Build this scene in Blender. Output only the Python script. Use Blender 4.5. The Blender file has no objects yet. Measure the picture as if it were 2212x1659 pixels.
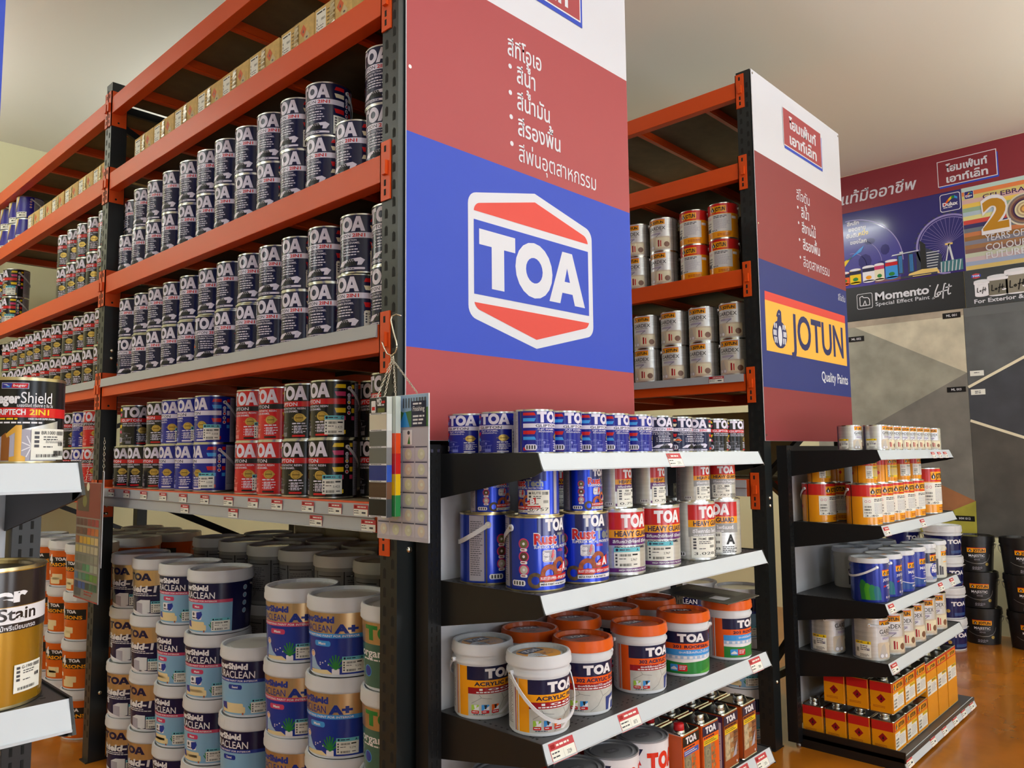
import bpy, bmesh, math, random
from mathutils import Vector, Matrix
from mathutils.geometry import tessellate_polygon
S = bpy.context.scene
COL = S.collection
rnd = random.Random(7)
R = math.radians

# ------------------------------------------------------------------ camera, world, light, exposure
cam = bpy.data.cameras.new('camera')
cam.sensor_width = 36.0
cam.lens = 1688.95 / 2212 * 36.0
cam.clip_start = 0.02
co = bpy.data.objects.new('camera', cam); COL.objects.link(co)
yaw, pitch, roll = R(43.4374), R(5.1475), R(-0.5916)
f = Vector((math.cos(pitch)*math.cos(yaw), math.cos(pitch)*math.sin(yaw), math.sin(pitch)))
r = Vector((math.sin(yaw), -math.cos(yaw), 0)); u = r.cross(f)
r2 = r*math.cos(roll) + u*math.sin(roll); u2 = -r*math.sin(roll) + u*math.cos(roll)
co.matrix_world = Matrix(((r2.x, u2.x, -f.x, 0), (r2.y, u2.y, -f.y, 0), (r2.z, u2.z, -f.z, 1.5), (0, 0, 0, 1)))
S.camera = co
S.view_settings.view_transform = 'Standard'; S.view_settings.look = 'None'
S.view_settings.gamma = 1.0; S.view_settings.use_curve_mapping = False
S.view_settings.exposure = 0.12
S.cycles.max_bounces = 6; S.cycles.diffuse_bounces = 3; S.cycles.glossy_bounces = 3
S.cycles.caustics_reflective = False; S.cycles.caustics_refractive = False
w = bpy.data.worlds.new('sky'); S.world = w; w.use_nodes = True
bg = w.node_tree.nodes['Background']; bg.inputs[0].default_value = (0.80, 0.90, 1.0, 1); bg.inputs[1].default_value = 0.55
ROOM = dict(x0=-4.5, x1=7.4, y0=-4.2, y1=7.25, h=4.085)

def area_light(name, loc, rot, sx, sy, power, col):
    l = bpy.data.lights.new(name, 'AREA'); l.shape = 'RECTANGLE'; l.size = sx; l.size_y = sy
    l.energy = power; l.color = col
    o = bpy.data.objects.new(name, l); COL.objects.link(o); o.location = loc; o.rotation_euler = rot
    return o
# daylight through the shopfront glass behind the camera (the front wall has three openings)
for i, xx in enumerate((-2.0, 1.5, 4.9)):
    area_light('shopfront_daylight', (xx, -4.35, 1.95), (R(90), 0, 0), 1.2, 3.4, (22, 38, 20)[i], (0.86, 0.93, 1.0))

# added upward fill outside the shopfront, put in to brighten the ceiling
area_light('added_upward_fill', (1.3, -6.4, 0.02), (R(180-22), 0, 0), 11.0, 3.2, 760, (0.95, 0.97, 1.0))

# ------------------------------------------------------------------ materials
MATS = {}
def lin(c):
    c = c/255.0
    return c/12.92 if c <= 0.04045 else ((c+0.055)/1.055)**2.4
def rgb(c): return (lin(c[0]), lin(c[1]), lin(c[2]), 1)
def M(name, c=(200, 200, 200), rough=0.4, metal=0.0, coat=0.0, noise=0.0, scale=8.0, spec=0.5, bump=0.0, stretch=None):
    if name in MATS: return MATS[name]
    m = bpy.data.materials.new(name); m.use_nodes = True
    nt = m.node_tree; b = nt.nodes['Principled BSDF']
    b.inputs['Base Color'].default_value = rgb(c); b.inputs['Roughness'].default_value = rough
    b.inputs['Metallic'].default_value = metal; b.inputs['Coat Weight'].default_value = coat
    b.inputs['Coat Roughness'].default_value = 0.08
    b.inputs['Specular IOR Level'].default_value = spec
    if noise or bump:
        tc = nt.nodes.new('ShaderNodeTexCoord'); nz = nt.nodes.new('ShaderNodeTexNoise')
        nz.inputs['Scale'].default_value = scale; nz.inputs['Detail'].default_value = 6
        if stretch:
            mp = nt.nodes.new('ShaderNodeMapping'); mp.inputs['Scale'].default_value = stretch
            nt.links.new(tc.outputs['Object'], mp.inputs[0]); nt.links.new(mp.outputs[0], nz.inputs['Vector'])
        else:
            nt.links.new(tc.outputs['Object'], nz.inputs['Vector'])
        if noise:
            cr = nt.nodes.new('ShaderNodeValToRGB')
            cr.color_ramp.elements[0].position = 0.3; cr.color_ramp.elements[1].position = 0.7
            lo = [max(0, v*(1-noise)) for v in c]; hi = [min(255, v*(1+noise)) for v in c]
            cr.color_ramp.elements[0].color = rgb(lo); cr.color_ramp.elements[1].color = rgb(hi)
            nt.links.new(nz.outputs['Fac'], cr.inputs[0]); nt.links.new(cr.outputs[0], b.inputs['Base Color'])
        if bump:
            bp = nt.nodes.new('ShaderNodeBump'); bp.inputs['Strength'].default_value = bump; bp.inputs['Distance'].default_value = 0.01
            nt.links.new(nz.outputs['Fac'], bp.inputs['Height']); nt.links.new(bp.outputs[0], b.inputs['Normal'])
    MATS[name] = m
    return m
def P(name, c, rough=0.2, coat=0.06):          # printed / lacquered tin colour
    return M('print_'+name, c, rough, 0.0, coat, spec=0.38)
tin = M('bare_tin', (205, 205, 200), 0.24, 1.0)
gold_tin = M('gold_lacquer_tin', (205, 190, 150), 0.28, 1.0)
silver = M('brushed_silver_tin', (204, 204, 204), 0.36, 0.65, noise=0.06, scale=3, stretch=(1, 1, 30))
white = P('white', (232, 230, 238)); lav = P('lavender_white', (216, 210, 232))
navy = P('navy', (22, 26, 64)); blackp = P('black', (22, 21, 24)); red = P('red', (196, 30, 36)); blue = P('blue', (24, 32, 140))
dkred = P('dark_red', (150, 22, 34)); cream = P('cream', (232, 222, 196)); cyan = P('cyan', (40, 130, 220)); yellow = P('yellow', (232, 196, 30))
pink = P('pink', (196, 60, 110)); gold = M('gold_foil', (190, 160, 84), 0.35, 0.75); grey = P('panel_grey', (168, 164, 180), 0.4, 0.0)
dkgrey = P('ink_grey', (70, 70, 78), 0.4, 0.0); ink = P('ink_black', (18, 18, 20), 0.4, 0.0); paper = M('sticker_paper', (232, 231, 224), 0.55)
teal = M('sticker_teal', (96, 186, 204), 0.5); orange = P('print_orange', (232, 96, 26)); amber = P('amber', (236, 156, 22)); tagred = M('tag_red', (186, 52, 62), 0.5)
metblue = M('metallic_blue', (16, 56, 190), 0.3, 0.55, 0.5); purple = P('purple', (96, 34, 110)); green = P('green', (40, 130, 60)); skyb = P('sky_blue', (60, 150, 226))
rust = M('rust_brown', (150, 72, 34), 0.5, noise=0.25, scale=60); dkrust = M('dark_rust', (84, 64, 36), 0.5, noise=0.3, scale=60)
white_pl = M('white_plastic', (218, 220, 228), 0.33); grey_pl = M('grey_plastic', (150, 150, 152), 0.4); orange_pl = M('orange_plastic', (222, 92, 20), 0.28)
black_pl = M('black_plastic', (26, 28, 29), 0.35); black_st = M('black_powder_steel', (18, 19, 22), 0.42); grey_st = M('dark_grey_deck', (62, 62, 64), 0.4, 0.2)
rack_bk = M('rack_black_steel', (24, 29, 31), 0.36); rack_or = M('rack_orange_steel', (214, 78, 20), 0.42, spec=0.35); hole = M('slot_hole', (6, 6, 7), 0.8)
strip_w = M('white_price_rail', (194, 200, 210), 0.35); strip_g = M('grey_price_rail', (168, 170, 178), 0.25); card = M('cardboard', (206, 172, 106), 0.75, noise=0.06, scale=40)
chrome = M('chrome_wire', (210, 205, 190), 0.22, 1.0); ply = M('deck_board', (112, 98, 76), 0.7, noise=0.06, scale=12)

# ------------------------------------------------------------------ mesh builder
class MB:
    def __init__(s): s.v = []; s.f = []; s.m = []; s.sm = []; s.mats = []
    def mi(s, m):
        if m not in s.mats: s.mats.append(m)
        return s.mats.index(m)
    def poly(s, pts, m, smooth=False):
        n = len(s.v); s.v += [tuple(p) for p in pts]; s.f.append(tuple(range(n, n+len(pts)))); s.m.append(s.mi(m)); s.sm.append(smooth)
    def box(s, x0, y0, z0, x1, y1, z1, m):
        a, b, c, d = (x0, y0), (x1, y0), (x1, y1), (x0, y1)
        n = len(s.v); s.v += [(p[0], p[1], z) for z in (z0, z1) for p in (a, b, c, d)]
        for q in ((3, 2, 1, 0), (4, 5, 6, 7), (0, 1, 5, 4), (1, 2, 6, 5), (2, 3, 7, 6), (3, 0, 4, 7)):
            s.f.append(tuple(n+i for i in q)); s.m.append(s.mi(m)); s.sm.append(False)
    def prism(s, pts, d, m):                    # pts: planar polygon (3D), extruded by d
        n = len(s.v); k = len(pts); d = Vector(d)
        s.v += [tuple(p) for p in pts] + [tuple(Vector(p)+d) for p in pts]
        s.f.append(tuple(range(n+k-1, n-1, -1))); s.f.append(tuple(range(n+k, n+2*k)))
        for i in range(k): s.f.append((n+i, n+(i+1) % k, n+k+(i+1) % k, n+k+i))
        for _ in range(k+2): s.m.append(s.mi(m)); s.sm.append(False)
    def lathe(s, prof, m, seg=40, c=(0, 0, 0), smooth=True, mats=None):
        n = len(s.v); k = len(prof)
        for i in range(seg):
            a = 2*math.pi*i/seg
            for (rr, z) in prof: s.v.append((c[0]+rr*math.sin(a), c[1]-rr*math.cos(a), c[2]+z))
        for i in range(seg):
            j = (i+1) % seg
            for q in range(k-1):
                if prof[q][0] < 1e-6 and prof[q+1][0] < 1e-6: continue
                s.f.append((n+i*k+q, n+j*k+q, n+j*k+q+1, n+i*k+q+1)); s.m.append(s.mi(mats[q] if mats else m)); s.sm.append(smooth)
    def tube(s, pts, rr, m, seg=8, flat=None):  # swept round tube, or flat strap (w, t)
        n = len(s.v); pts = [Vector(p) for p in pts]; k = len(pts)
        up0 = Vector((0, 0, 1))
        for i, p in enumerate(pts):
            t = (pts[min(i+1, k-1)] - pts[max(i-1, 0)]).normalized()
            a = t.cross(up0)
            if a.length < 1e-3: a = t.cross(Vector((1, 0, 0)))
            a.normalize(); b = a.cross(t)
            if flat:
                for (x, y) in ((-.5, -.5), (.5, -.5), (.5, .5), (-.5, .5)): s.v.append(tuple(p + a*x*flat[1] + b*y*flat[0]))
            else:
                for q in range(seg):
                    an = 2*math.pi*q/seg; s.v.append(tuple(p + a*rr*math.cos(an) + b*rr*math.sin(an)))
        g = 4 if flat else seg
        for i in range(k-1):
            for q in range(g):
                s.f.append((n+i*g+q, n+i*g+(q+1) % g, n+(i+1)*g+(q+1) % g, n+(i+1)*g+q)); s.m.append(s.mi(m)); s.sm.append(not flat)
        for base, rev in ((n, True), (n+(k-1)*g, False)):
            s.f.append(tuple(range(base+g-1, base-1, -1) if not rev else range(base, base+g))); s.m.append(s.mi(m)); s.sm.append(False)
    def mesh(s, name):
        me = bpy.data.meshes.new(name); me.from_pydata(s.v, [], s.f)
        for m in s.mats: me.materials.append(m)
        me.polygons.foreach_set('material_index', s.m); me.polygons.foreach_set('use_smooth', s.sm)
        me.update(); return me

def norm(me):
    bm = bmesh.new(); bm.from_mesh(me); bmesh.ops.remove_doubles(bm, verts=bm.verts, dist=1e-6); bmesh.ops.recalc_face_normals(bm, faces=bm.faces); bm.to_mesh(me); bm.free(); return me
def obj(name, me, parent=None, loc=(0, 0, 0), rot=0):
    if isinstance(me, MB): me = me.mesh(name)
    o = bpy.data.objects.new(name, me); COL.objects.link(o); o.location = loc; o.rotation_euler = (0, 0, rot)
    if parent: o.parent = parent
    return o
def solid(name, mb, parent=None, loc=(0, 0, 0), rot=0, bevel=0):
    o = obj(name, norm(mb.mesh(name)), parent, loc, rot)
    if bevel:
        b = o.modifiers.new('bevel', 'BEVEL'); b.width = bevel; b.segments = 2; b.limit_method = 'ANGLE'
    return o
def thing(name, label, cat, loc=(0, 0, 0), rot=0, group=None):
    o = bpy.data.objects.new(name, None); COL.objects.link(o); o.location = loc; o.rotation_euler = (0, 0, rot); o.empty_display_size = 0.05
    return tag(o, label, cat, group)
def tag(o, label, cat, group=None):
    o['label'] = label; o['category'] = cat
    if group: o['group'] = group
    return o
def struct(name, mb):
    o = obj(name, norm(mb.mesh(name))); o['kind'] = 'structure'; return o

# ------------------------------------------------------------------ lettering
TXT = {}
def glyphs(body, res):
    c = bpy.data.curves.new('t', 'FONT'); c.body = body; c.size = 1; c.fill_mode = 'NONE'; c.resolution_u = res
    o = bpy.data.objects.new('t', c); COL.objects.link(o)
    dg = bpy.context.evaluated_depsgraph_get(); me = o.evaluated_get(dg).to_mesh()
    v = [(p.co.x, p.co.y) for p in me.vertices]; nb = {}
    for e in me.edges:
        a, b = e.vertices; nb.setdefault(a, []).append(b); nb.setdefault(b, []).append(a)
    loops = []; seen = set()
    for st in sorted(nb):
        if st in seen: continue
        lp = [st]; seen.add(st); cur = st
        nxts = sorted(nb[st], key=lambda q: (q != st+1, q))
        cur = nxts[0]
        while cur not in seen:
            lp.append(cur); seen.add(cur)
            n2 = [q for q in nb[cur] if q not in seen]
            if not n2: break
            cur = n2[0]
        pts = [v[i] for i in lp]
        q = [pts[0]]
        for p in pts[1:]:
            if abs(p[0]-q[-1][0])+abs(p[1]-q[-1][1]) > 1e-5: q.append(p)
        if len(q) > 2: loops.append(q)
    o.evaluated_get(dg).to_mesh_clear(); bpy.data.objects.remove(o); bpy.data.curves.remove(c)
    return loops
def sarea(l): return sum(l[i][0]*l[(i+1) % len(l)][1]-l[(i+1) % len(l)][0]*l[i][1] for i in range(len(l)))/2
def inside(p, l):
    c = False; j = len(l)-1
    for i in range(len(l)):
        if (l[i][1] > p[1]) != (l[j][1] > p[1]) and p[0] < (l[j][0]-l[i][0])*(p[1]-l[i][1])/(l[j][1]-l[i][1])+l[i][0]: c = not c
        j = i
    return c
def grow(l, d):
    out = []; n = len(l)
    for i in range(n):
        a, b, c = l[i-1], l[i], l[(i+1) % n]
        e1 = Vector((b[0]-a[0], b[1]-a[1])).normalized(); e2 = Vector((c[0]-b[0], c[1]-b[1])).normalized()
        n1 = Vector((e1.y, -e1.x)); n2 = Vector((e2.y, -e2.x)); k = n1+n2
        if k.length < 1e-4: k = n1
        k.normalize(); s = d/max(0.5, k.dot(n1)); out.append((b[0]+k.x*s, b[1]+k.y*s))
    return out
TONE = '\u0e48\u0e49\u0e4a\u0e4b\u0e4c'; UPV = '\u0e31\u0e34\u0e35\u0e36\u0e37\u0e47'
def text_tris(body, bold=0.0, res=2):
    if '\u0e15' in body: bold = 0.0
    key = (body, bold, res)
    if key in TXT: return TXT[key]
    lift = [i for i, ch in enumerate(body) if ch in TONE and (body[i-1] in UPV or body[i+1:i+2] == '\u0e33')]
    loops = [(l, 0) for l in glyphs(''.join(ch for i, ch in enumerate(body) if i not in lift), res)]
    if lift:
        base = [tuple(round(c, 3) for c in l[0]) for l, _ in loops]
        for l in glyphs(body, res):
            k = tuple(round(c, 3) for c in l[0])
            if k in base: base.remove(k)
            else: loops.append((l, 0.16))
    loops = [[(x, y+dy) for x, y in l] for l, dy in loops]
    big = max(loops, key=lambda l: abs(sarea(l))); sg = 1 if sarea(big) > 0 else -1
    if sg < 0: loops = [l[::-1] for l in loops]
    if bold: loops = [grow(l, bold) for l in loops]
    outs = [l for l in loops if sarea(l) > 0]; holes = [l for l in loops if sarea(l) < 0]
    own = {i: [] for i in range(len(outs))}
    for h in holes:
        c = [i for i, l in enumerate(outs) if inside(h[0], l)]
        if c: own[min(c, key=lambda i: sarea(outs[i]))].append(h)
    tris = []
    for i, l in enumerate(outs):
        polys = [l]+own[i]; flat = [p for q in polys for p in q]
        for t in tessellate_polygon([[Vector((p[0], p[1], 0)) for p in q] for q in polys]): tris.append([flat[t[0]], flat[t[1]], flat[t[2]]])
    cap = 0.70
    xs = [p[0] for t in tris for p in t]; x0 = min(xs); wd = (max(xs)-x0)/cap
    tris = [[((p[0]-x0)/cap, p[1]/cap) for p in t] for t in tris]
    TXT[key] = (tris, wd)
    return TXT[key]
def ell(cx, cy, rx, ry, n=20): return [(cx+rx*math.cos(2*math.pi*i/n), cy+ry*math.sin(2*math.pi*i/n)) for i in range(n)]
LOGO3 = {'T': [[(0, 1), (0, .73), (.295, .73), (.295, 0), (.6, 0), (.6, .73), (.885, .73), (.885, 1)]],
         'O': [ell(1.385, .5, .5, .51), ell(1.385, .5, .225, .235)[::-1]],
         'A': [[(1.79, 0), (2.18, 1), (2.47, 1), (2.84, 0), (2.53, 0), (2.465, .21), (2.165, .21), (2.10, 0)], [(2.235, .43), (2.395, .43), (2.315, .70)][::-1]]}
def logo3_tris():
    if 'L3' not in TXT:
        tr = []
        for polys in LOGO3.values():
            flat = [p for q in polys for p in q]
            for t in tessellate_polygon([[Vector((p[0], p[1], 0)) for p in q] for q in polys]): tr.append([flat[i] for i in t])
        TXT['L3'] = tr
    return TXT['L3']

# printed artwork: flat shapes in (u, v) metres laid on a surface
class Art:
    def __init__(s): s.t = []
    def crop(s, u0, v0, u1, v1):
        out = []
        for pts, m, ly in s.t:
            q = clip(clip(pts, u0, 1), u1, -1); q = [(b, a) for a, b in q]
            if len(q) > 2: q = clip(clip(q, v0, 1), v1, -1)
            if len(q) > 2: out.append(([(b, a) for a, b in q], m, ly))
        s.t = out; return s
    def tri(s, pts, m, ly): s.t.append((pts, m, ly))
    def poly(s, pts, m, ly=0):
        if len(pts) <= 4: s.t.append((pts, m, ly)); return s
        for t in tessellate_polygon([[Vector((p[0], p[1], 0)) for p in pts]]): s.t.append(([pts[i] for i in t], m, ly))
        return s
    def rect(s, u0, v0, u1, v1, m, ly=0): s.t.append(([(u0, v0), (u1, v0), (u1, v1), (u0, v1)], m, ly)); return s
    def rrect(s, u0, v0, u1, v1, rr, m, ly=0):
        pts = []
        for cx, cy, a0 in ((u1-rr, v1-rr, 0), (u0+rr, v1-rr, 90), (u0+rr, v0+rr, 180), (u1-rr, v0+rr, 270)):
            for k in range(5): a = R(a0+k*22.5); pts.append((cx+rr*math.cos(a), cy+rr*math.sin(a)))
        return s.poly(pts, m, ly)
    def disc(s, cu, cv, ru, rv, m, ly=0, n=18): return s.poly(ell(cu, cv, ru, rv, n), m, ly)
    def ring(s, cu, cv, ro, ri, m, ly=0, n=24, a0=0, a1=360):
        for i in range(n):
            a, b = R(a0+(a1-a0)*i/n), R(a0+(a1-a0)*(i+1)/n)
            s.t.append(([(cu+ro*math.cos(a), cv+ro*math.sin(a)), (cu+ro*math.cos(b), cv+ro*math.sin(b)), (cu+ri*math.cos(b), cv+ri*math.sin(b)), (cu+ri*math.cos(a), cv+ri*math.sin(a))], m, ly))
        return s
    def bar(s, a, b, wd, m, ly=0):
        d = Vector((b[0]-a[0], b[1]-a[1])).normalized()*wd/2; n = (-d.y, d.x)
        return s.poly([(a[0]-n[0], a[1]-n[1]), (b[0]-n[0], b[1]-n[1]), (b[0]+n[0], b[1]+n[1]), (a[0]+n[0], a[1]+n[1])], m, ly)
    def text(s, body, cu, cv, h, m, w=None, al='c', bold=0.0, ly=1, shear=0.0, res=2):
        tr, wd = text_tris(body, bold, res); k = h if w is None else w/wd
        x0 = cu - (wd*k/2 if al == 'c' else 0 if al == 'l' else wd*k)
        for t in tr: s.t.append(([(x0+p[0]*k+p[1]*h*shear, cv+p[1]*h) for p in t], m, ly))
        return s
    def logo3(s, cu, cv, h, m, w=None, ly=1):
        k = h if w is None else w/2.84
        for t in logo3_tris(): s.t.append(([(cu+(p[0]-1.42)*k, cv+p[1]*h) for p in t], m, ly))
        return s
    def lines(s, u0, u1, v, n, pitch, h, m, ly=1, seed=1):
        q = random.Random(seed)
        for i in range(n):
            x = u0; end = u0+(u1-u0)*(q.uniform(.7, 1)); y = v-i*pitch
            while x < end-h:
                L = min(h*q.uniform(2, 5), end-x); s.rect(x, y, x+L, y+h, m, ly); x += L+h*.7
        return s
    def bars(s, u0, u1, v0, v1, m, ly=1, seed=2, n=14):
        q = random.Random(seed); x = u0; st = (u1-u0)/n
        while x < u1: s.rect(x, v0, min(x+st*q.uniform(.3, .75), u1), v1, m, ly); x += st
        return s
    def build(s, fn, seg=None):                 # fn(u, v, lift) -> 3D ; seg: slice width in u for curved surfaces
        mb = MB()
        for pts, m, ly in s.t:
            if sarea(pts) < 0: pts = pts[::-1]
            if seg is None: mb.poly([fn(p[0], p[1], ly) for p in pts], m); continue
            lo = min(p[0] for p in pts); hi = max(p[0] for p in pts)
            k0 = math.floor(lo/seg); k1 = math.ceil(hi/seg)
            if k1-k0 <= 1: mb.poly([fn(p[0], p[1], ly) for p in pts], m); continue
            for k in range(k0, k1):
                q = clip(clip(pts, k*seg, 1), (k+1)*seg, -1)
                if len(q) > 2: mb.poly([fn(p[0], p[1], ly) for p in q], m)
        return mb
def clip(pts, x, sgn):
    out = []; n = len(pts)
    for i in range(n):
        a, b = pts[i], pts[(i+1) % n]; ia = (a[0]-x)*sgn >= -1e-9; ib = (b[0]-x)*sgn >= -1e-9
        if ia: out.append(a)
        if ia != ib:
            t = (x-a[0])/(b[0]-a[0]); out.append((x, a[1]+t*(b[1]-a[1])))
    return out
LIFT = 0.00035; LSTEP = 0.00025
def on_cyl(R0, R1=None, H=1.0):
    R1 = R0 if R1 is None else R1
    def fn(uu, vv, ly):
        rr = R0+(R1-R0)*vv/H; a = uu/R0; q = rr+LIFT+LSTEP*ly
        return (q*math.sin(a), -q*math.cos(a), vv)
    return fn
def face_y(y, x0=0, z0=0, k=1.0):               # vertical face looking to -Y : u to the right (+X)
    return lambda uu, vv, ly: (x0+uu, y-(LIFT+LSTEP*ly)*k, z0+vv)
def face_x(x, y0=0, z0=0, k=1.0):               # vertical face looking to -X : u to the right (-Y)
    return lambda uu, vv, ly: (x-(LIFT+LSTEP*ly)*k, y0-uu, z0+vv)
def face_z(z, x0=0, y0=0):
    return lambda uu, vv, ly: (x0+uu, y0+vv, z+LIFT+LSTEP*ly)
# ------------------------------------------------------------------ the room
floor_m = M('orange_brown_floor', (158, 92, 20), 0.22, noise=0.13, scale=2.2, coat=0.3)
ceil_m = M('ceiling_paint', (224, 220, 208), 0.85); wallp = M('wall_paint', (222, 216, 176), 0.8)
X0, X1, Y0, Y1, HC = ROOM['x0'], ROOM['x1'], ROOM['y0'], ROOM['y1'], ROOM['h']
b = MB(); b.box(X0-.1, Y0-.1, -.1, X1+.1, Y1+.1, 0, floor_m); struct('floor', b)
b = MB(); b.box(X0-.1, Y0-.1, HC, X1+.1, Y1+.1, HC+.1, ceil_m); struct('ceiling', b)
b = MB(); b.box(X1, Y0-.1, 0, X1+.1, Y1+.1, HC, wallp); struct('wall_right', b)
b = MB(); b.box(X0-.1, Y1, 0, X1, Y1+.1, HC, wallp); struct('wall_back', b)
b = MB(); b.box(X0-.1, Y0-.1, 0, X0, Y1, HC, wallp); struct('wall_left', b)
b = MB()
edges = [X0, -3.5, -0.9, 0.0, 2.6, 3.6, 6.2, X1]
for i in range(0, 8, 2): b.box(edges[i], Y0-.1, 0, edges[i+1], Y0, HC, wallp)
for i in (1, 3, 5): b.box(edges[i], Y0-.1, 3.7, edges[i+1], Y0, HC, wallp); b.box(edges[i], Y0-.1, 0, edges[i+1], Y0, 0.25, wallp)
struct('wall_front', b)

# fluorescent battens; the hung ones with uplights are added to brighten the ceiling
tube_m = bpy.data.materials.new('lit_tube'); tube_m.use_nodes = True
e = tube_m.node_tree.nodes['Principled BSDF']; e.inputs['Emission Color'].default_value = (0.92, 1, 0.97, 1); e.inputs['Emission Strength'].default_value = 6
for lx, ly, lz, pw, up, where in ((0.92, 1.2, HC, 7, 0, 'over the aisle left of the navy can racking'), (0.92, -1.6, 3.3, 10, 45, 'behind the viewer over the left aisle'), (3.27, -0.7, 3.3, 12, 60, 'over the aisle between the two sign panels'),
                                  (5.72, 3.45, HC, 42, 0, 'behind the second rack near the poster wall'), (6.1, -1.1, 3.3, 14, 70, 'near the poster wall in front'), (-1.8, 4.6, 3.3, 18, 80, 'in the far left corner beyond the racks'), (3.27, 5.3, 3.4, 14, 45, 'at the far end of the middle aisle'), (0.1, 6.2, 3.4, 8, 35, 'at the far end of the left aisle')):
    t = thing('ceiling_light', 'white fluorescent batten lamp '+('on' if lz == HC else 'added below')+' the ceiling '+where, 'lamp', (lx, ly, lz))
    b = MB(); b.box(-.06, -.62, -.05, .06, .62, 0, white_pl); solid('housing', b, t, bevel=.004)
    b = MB(); b.tube([(0, -.59, -.068), (0, .59, -.068)], .016, tube_m, 12); obj('tube', b, t)
    if up:
        for yy in (-.5, .5): b = MB(); b.tube([(0, yy, 0), (0, yy, HC-lz)], .003, chrome, 6); obj('hanger', b, t)
        area_light('added_uplight', (lx, ly, lz+.03), (R(180), 0, 0), .12, 1.2, up*1.12, (0.94, 1.0, 1.0))
    area_light('batten_glow', (lx, ly, lz-.09), (0, 0, 0), .12, 1.2, pw, (0.95, 1.0, 0.94))

# ------------------------------------------------------------------ poster wall (x = 7.4, right side)
def plane_x(x, k=1.0): return lambda uu, vv, ly: (x-(LIFT+LSTEP*ly)*3*k, -uu, vv)      # u = -y
WX = X1-.004
def board(name, label, cat, y1, z0, y0, z1, m, x=None, th=.004):
    t = thing(name, label, cat, (X1, (y0+y1)/2, z0))
    return t
def panel_thing(name, label, cat, ya, yb, z0, z1, m, art, part='backing', th=.004, artname='print'):
    """a flat poster or sheet fixed to the right-hand wall between y = ya (left) and y = yb (right)"""
    t = thing(name, label, cat, (X1, 0, 0))
    b = MB(); b.box(-th, yb, z0, -.0005, ya, z1, m); solid(part, b, t)
    fn = lambda uu, vv, ly: (-th-(.0006+.0007*ly), -uu, vv)
    if art: obj(artname, art.crop(-ya+.001, z0+.001, -yb-.001, z1-.001).build(fn), t)
    return t
P_maroon = P('sign_maroon', (134, 44, 54), 0.45, 0); P_blue = P('sign_blue', (46, 72, 188), 0.55, 0); P_white = P('sign_white', (214, 214, 224), 0.55, 0)
P_navy = P('poster_navy', (46, 44, 116), 0.16, 0.5); P_red = P('sign_red', (214, 70, 62), 0.55, 0); brick = P('sign_brick_red', (164, 66, 72), 0.5, 0)

def shop_mark(a, uc, v0, v1, w, ly, boxm, outline=False, shadow=P_blue):
    """two lines of Thai in a box with a blue shadow edge"""
    u0, u1 = uc-w/2, uc+w/2; h = v1-v0; d = h*.1
    sl = w*.04
    a.poly([(u0+sl*.3, v0-d), (u1+d*.7, v0-d), (u1+d*.7, v1-d), (u0+sl*.3, v1-d)], shadow, ly)
    a.poly([(u0-.006, v0-.006), (u1+.006, v0-.006), (u1+.006, v1+.006), (u0-.006, v1+.006)], white, ly+1)
    a.poly([(u0, v0), (u1, v0), (u1, v1), (u0, v1)], boxm, ly+2)
    a.text('โฮมเพ้นท์', uc, v0+h*.54, h*.27, P_white, w*.72, bold=.035, ly=ly+3, res=3)
    a.text('เอาท์เล็ท', uc, v0+h*.10, h*.27, P_white, w*.72, bold=.035, ly=ly+3, res=3)

a = Art()
for vv, wd in ((4.04, .10), (4.0, .05)): pass
a.text('สีแท้มืออาชีพ', -2.04, 3.815, .098, P_white, .74, al='r', bold=.015, ly=1, shear=.18, res=4)
shop_mark(a, -1.63, 3.785, 4.0, .44, 0, P_maroon)
panel_thing('header_banner', 'long maroon banner with white Thai lettering running along the wall top', 'banner', 3.5, .3, 3.728, 4.08, P_maroon, a)
# night skyline poster
a = Art()
gl = P('globe_violet', (70, 66, 150)); gline = P('thin_lilac', (150, 140, 200)); win = P('window_glow', (210, 214, 220)); slate = P('slate', (58, 66, 84)); gldim = P('lights_gold', (226, 196, 120))
a.disc(-2.62, 3.20, .45, .43, gl, 0, 32); a.ring(-2.62, 3.20, .452, .444, gline, 1, 32, 0, 95)
for k in (.3, .6): a.ring(-2.62, 3.20, .45*k, .45*k-.004, gline, 1, 24, 0, 95)
for (cu, cv, ru, rv) in ((-2.45, 3.42, .05, .03), (-2.32, 3.32, .04, .05), (-2.36, 3.18, .05, .04), (-2.5, 3.24, .06, .07)): a.disc(cu, cv, ru, rv, P_navy, 1, 9)
a.ring(-1.80, 3.27, .262, .246, gline, 1, 40, 20, 270); a.ring(-1.80, 3.27, .236, .230, gline, 1, 40, 20, 270)
for k in range(26):
    an = R(30+k*9.2); a.bar((-1.80, 3.27), (-1.80+.23*math.cos(an), 3.27+.23*math.sin(an)), .002, gline, 2)
    a.rect(-1.80+.27*math.cos(an)-.009, 3.27+.27*math.sin(an)-.006, -1.80+.27*math.cos(an)+.009, 3.27+.27*math.sin(an)+.006, slate, 2)
a.bar((-1.80, 3.27), (-1.765, 3.06), .016, win, 3); a.bar((-1.80, 3.27), (-1.84, 3.06), .010, win, 3); a.rect(-1.83, 3.262, -1.77, 3.278, gldim, 3)
a.poly([(-2.27, 3.245), (-2.04, 3.255), (-2.04, 3.262), (-2.26, 3.256)], win, 2); a.rect(-2.2, 3.256, -2.17, 3.272, win, 2)
for x, tp in ((-2.22, 3.245), (-2.13, 3.248), (-2.06, 3.25)): a.poly([(x-.006, 3.07), (x+.05, 3.07), (x+.04, tp), (x, tp)], slate, 1)
for x in (-2.21, -2.12): a.bars(x, x+.03, 3.08, 3.235, skyb, 2, 3, 5)
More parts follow.
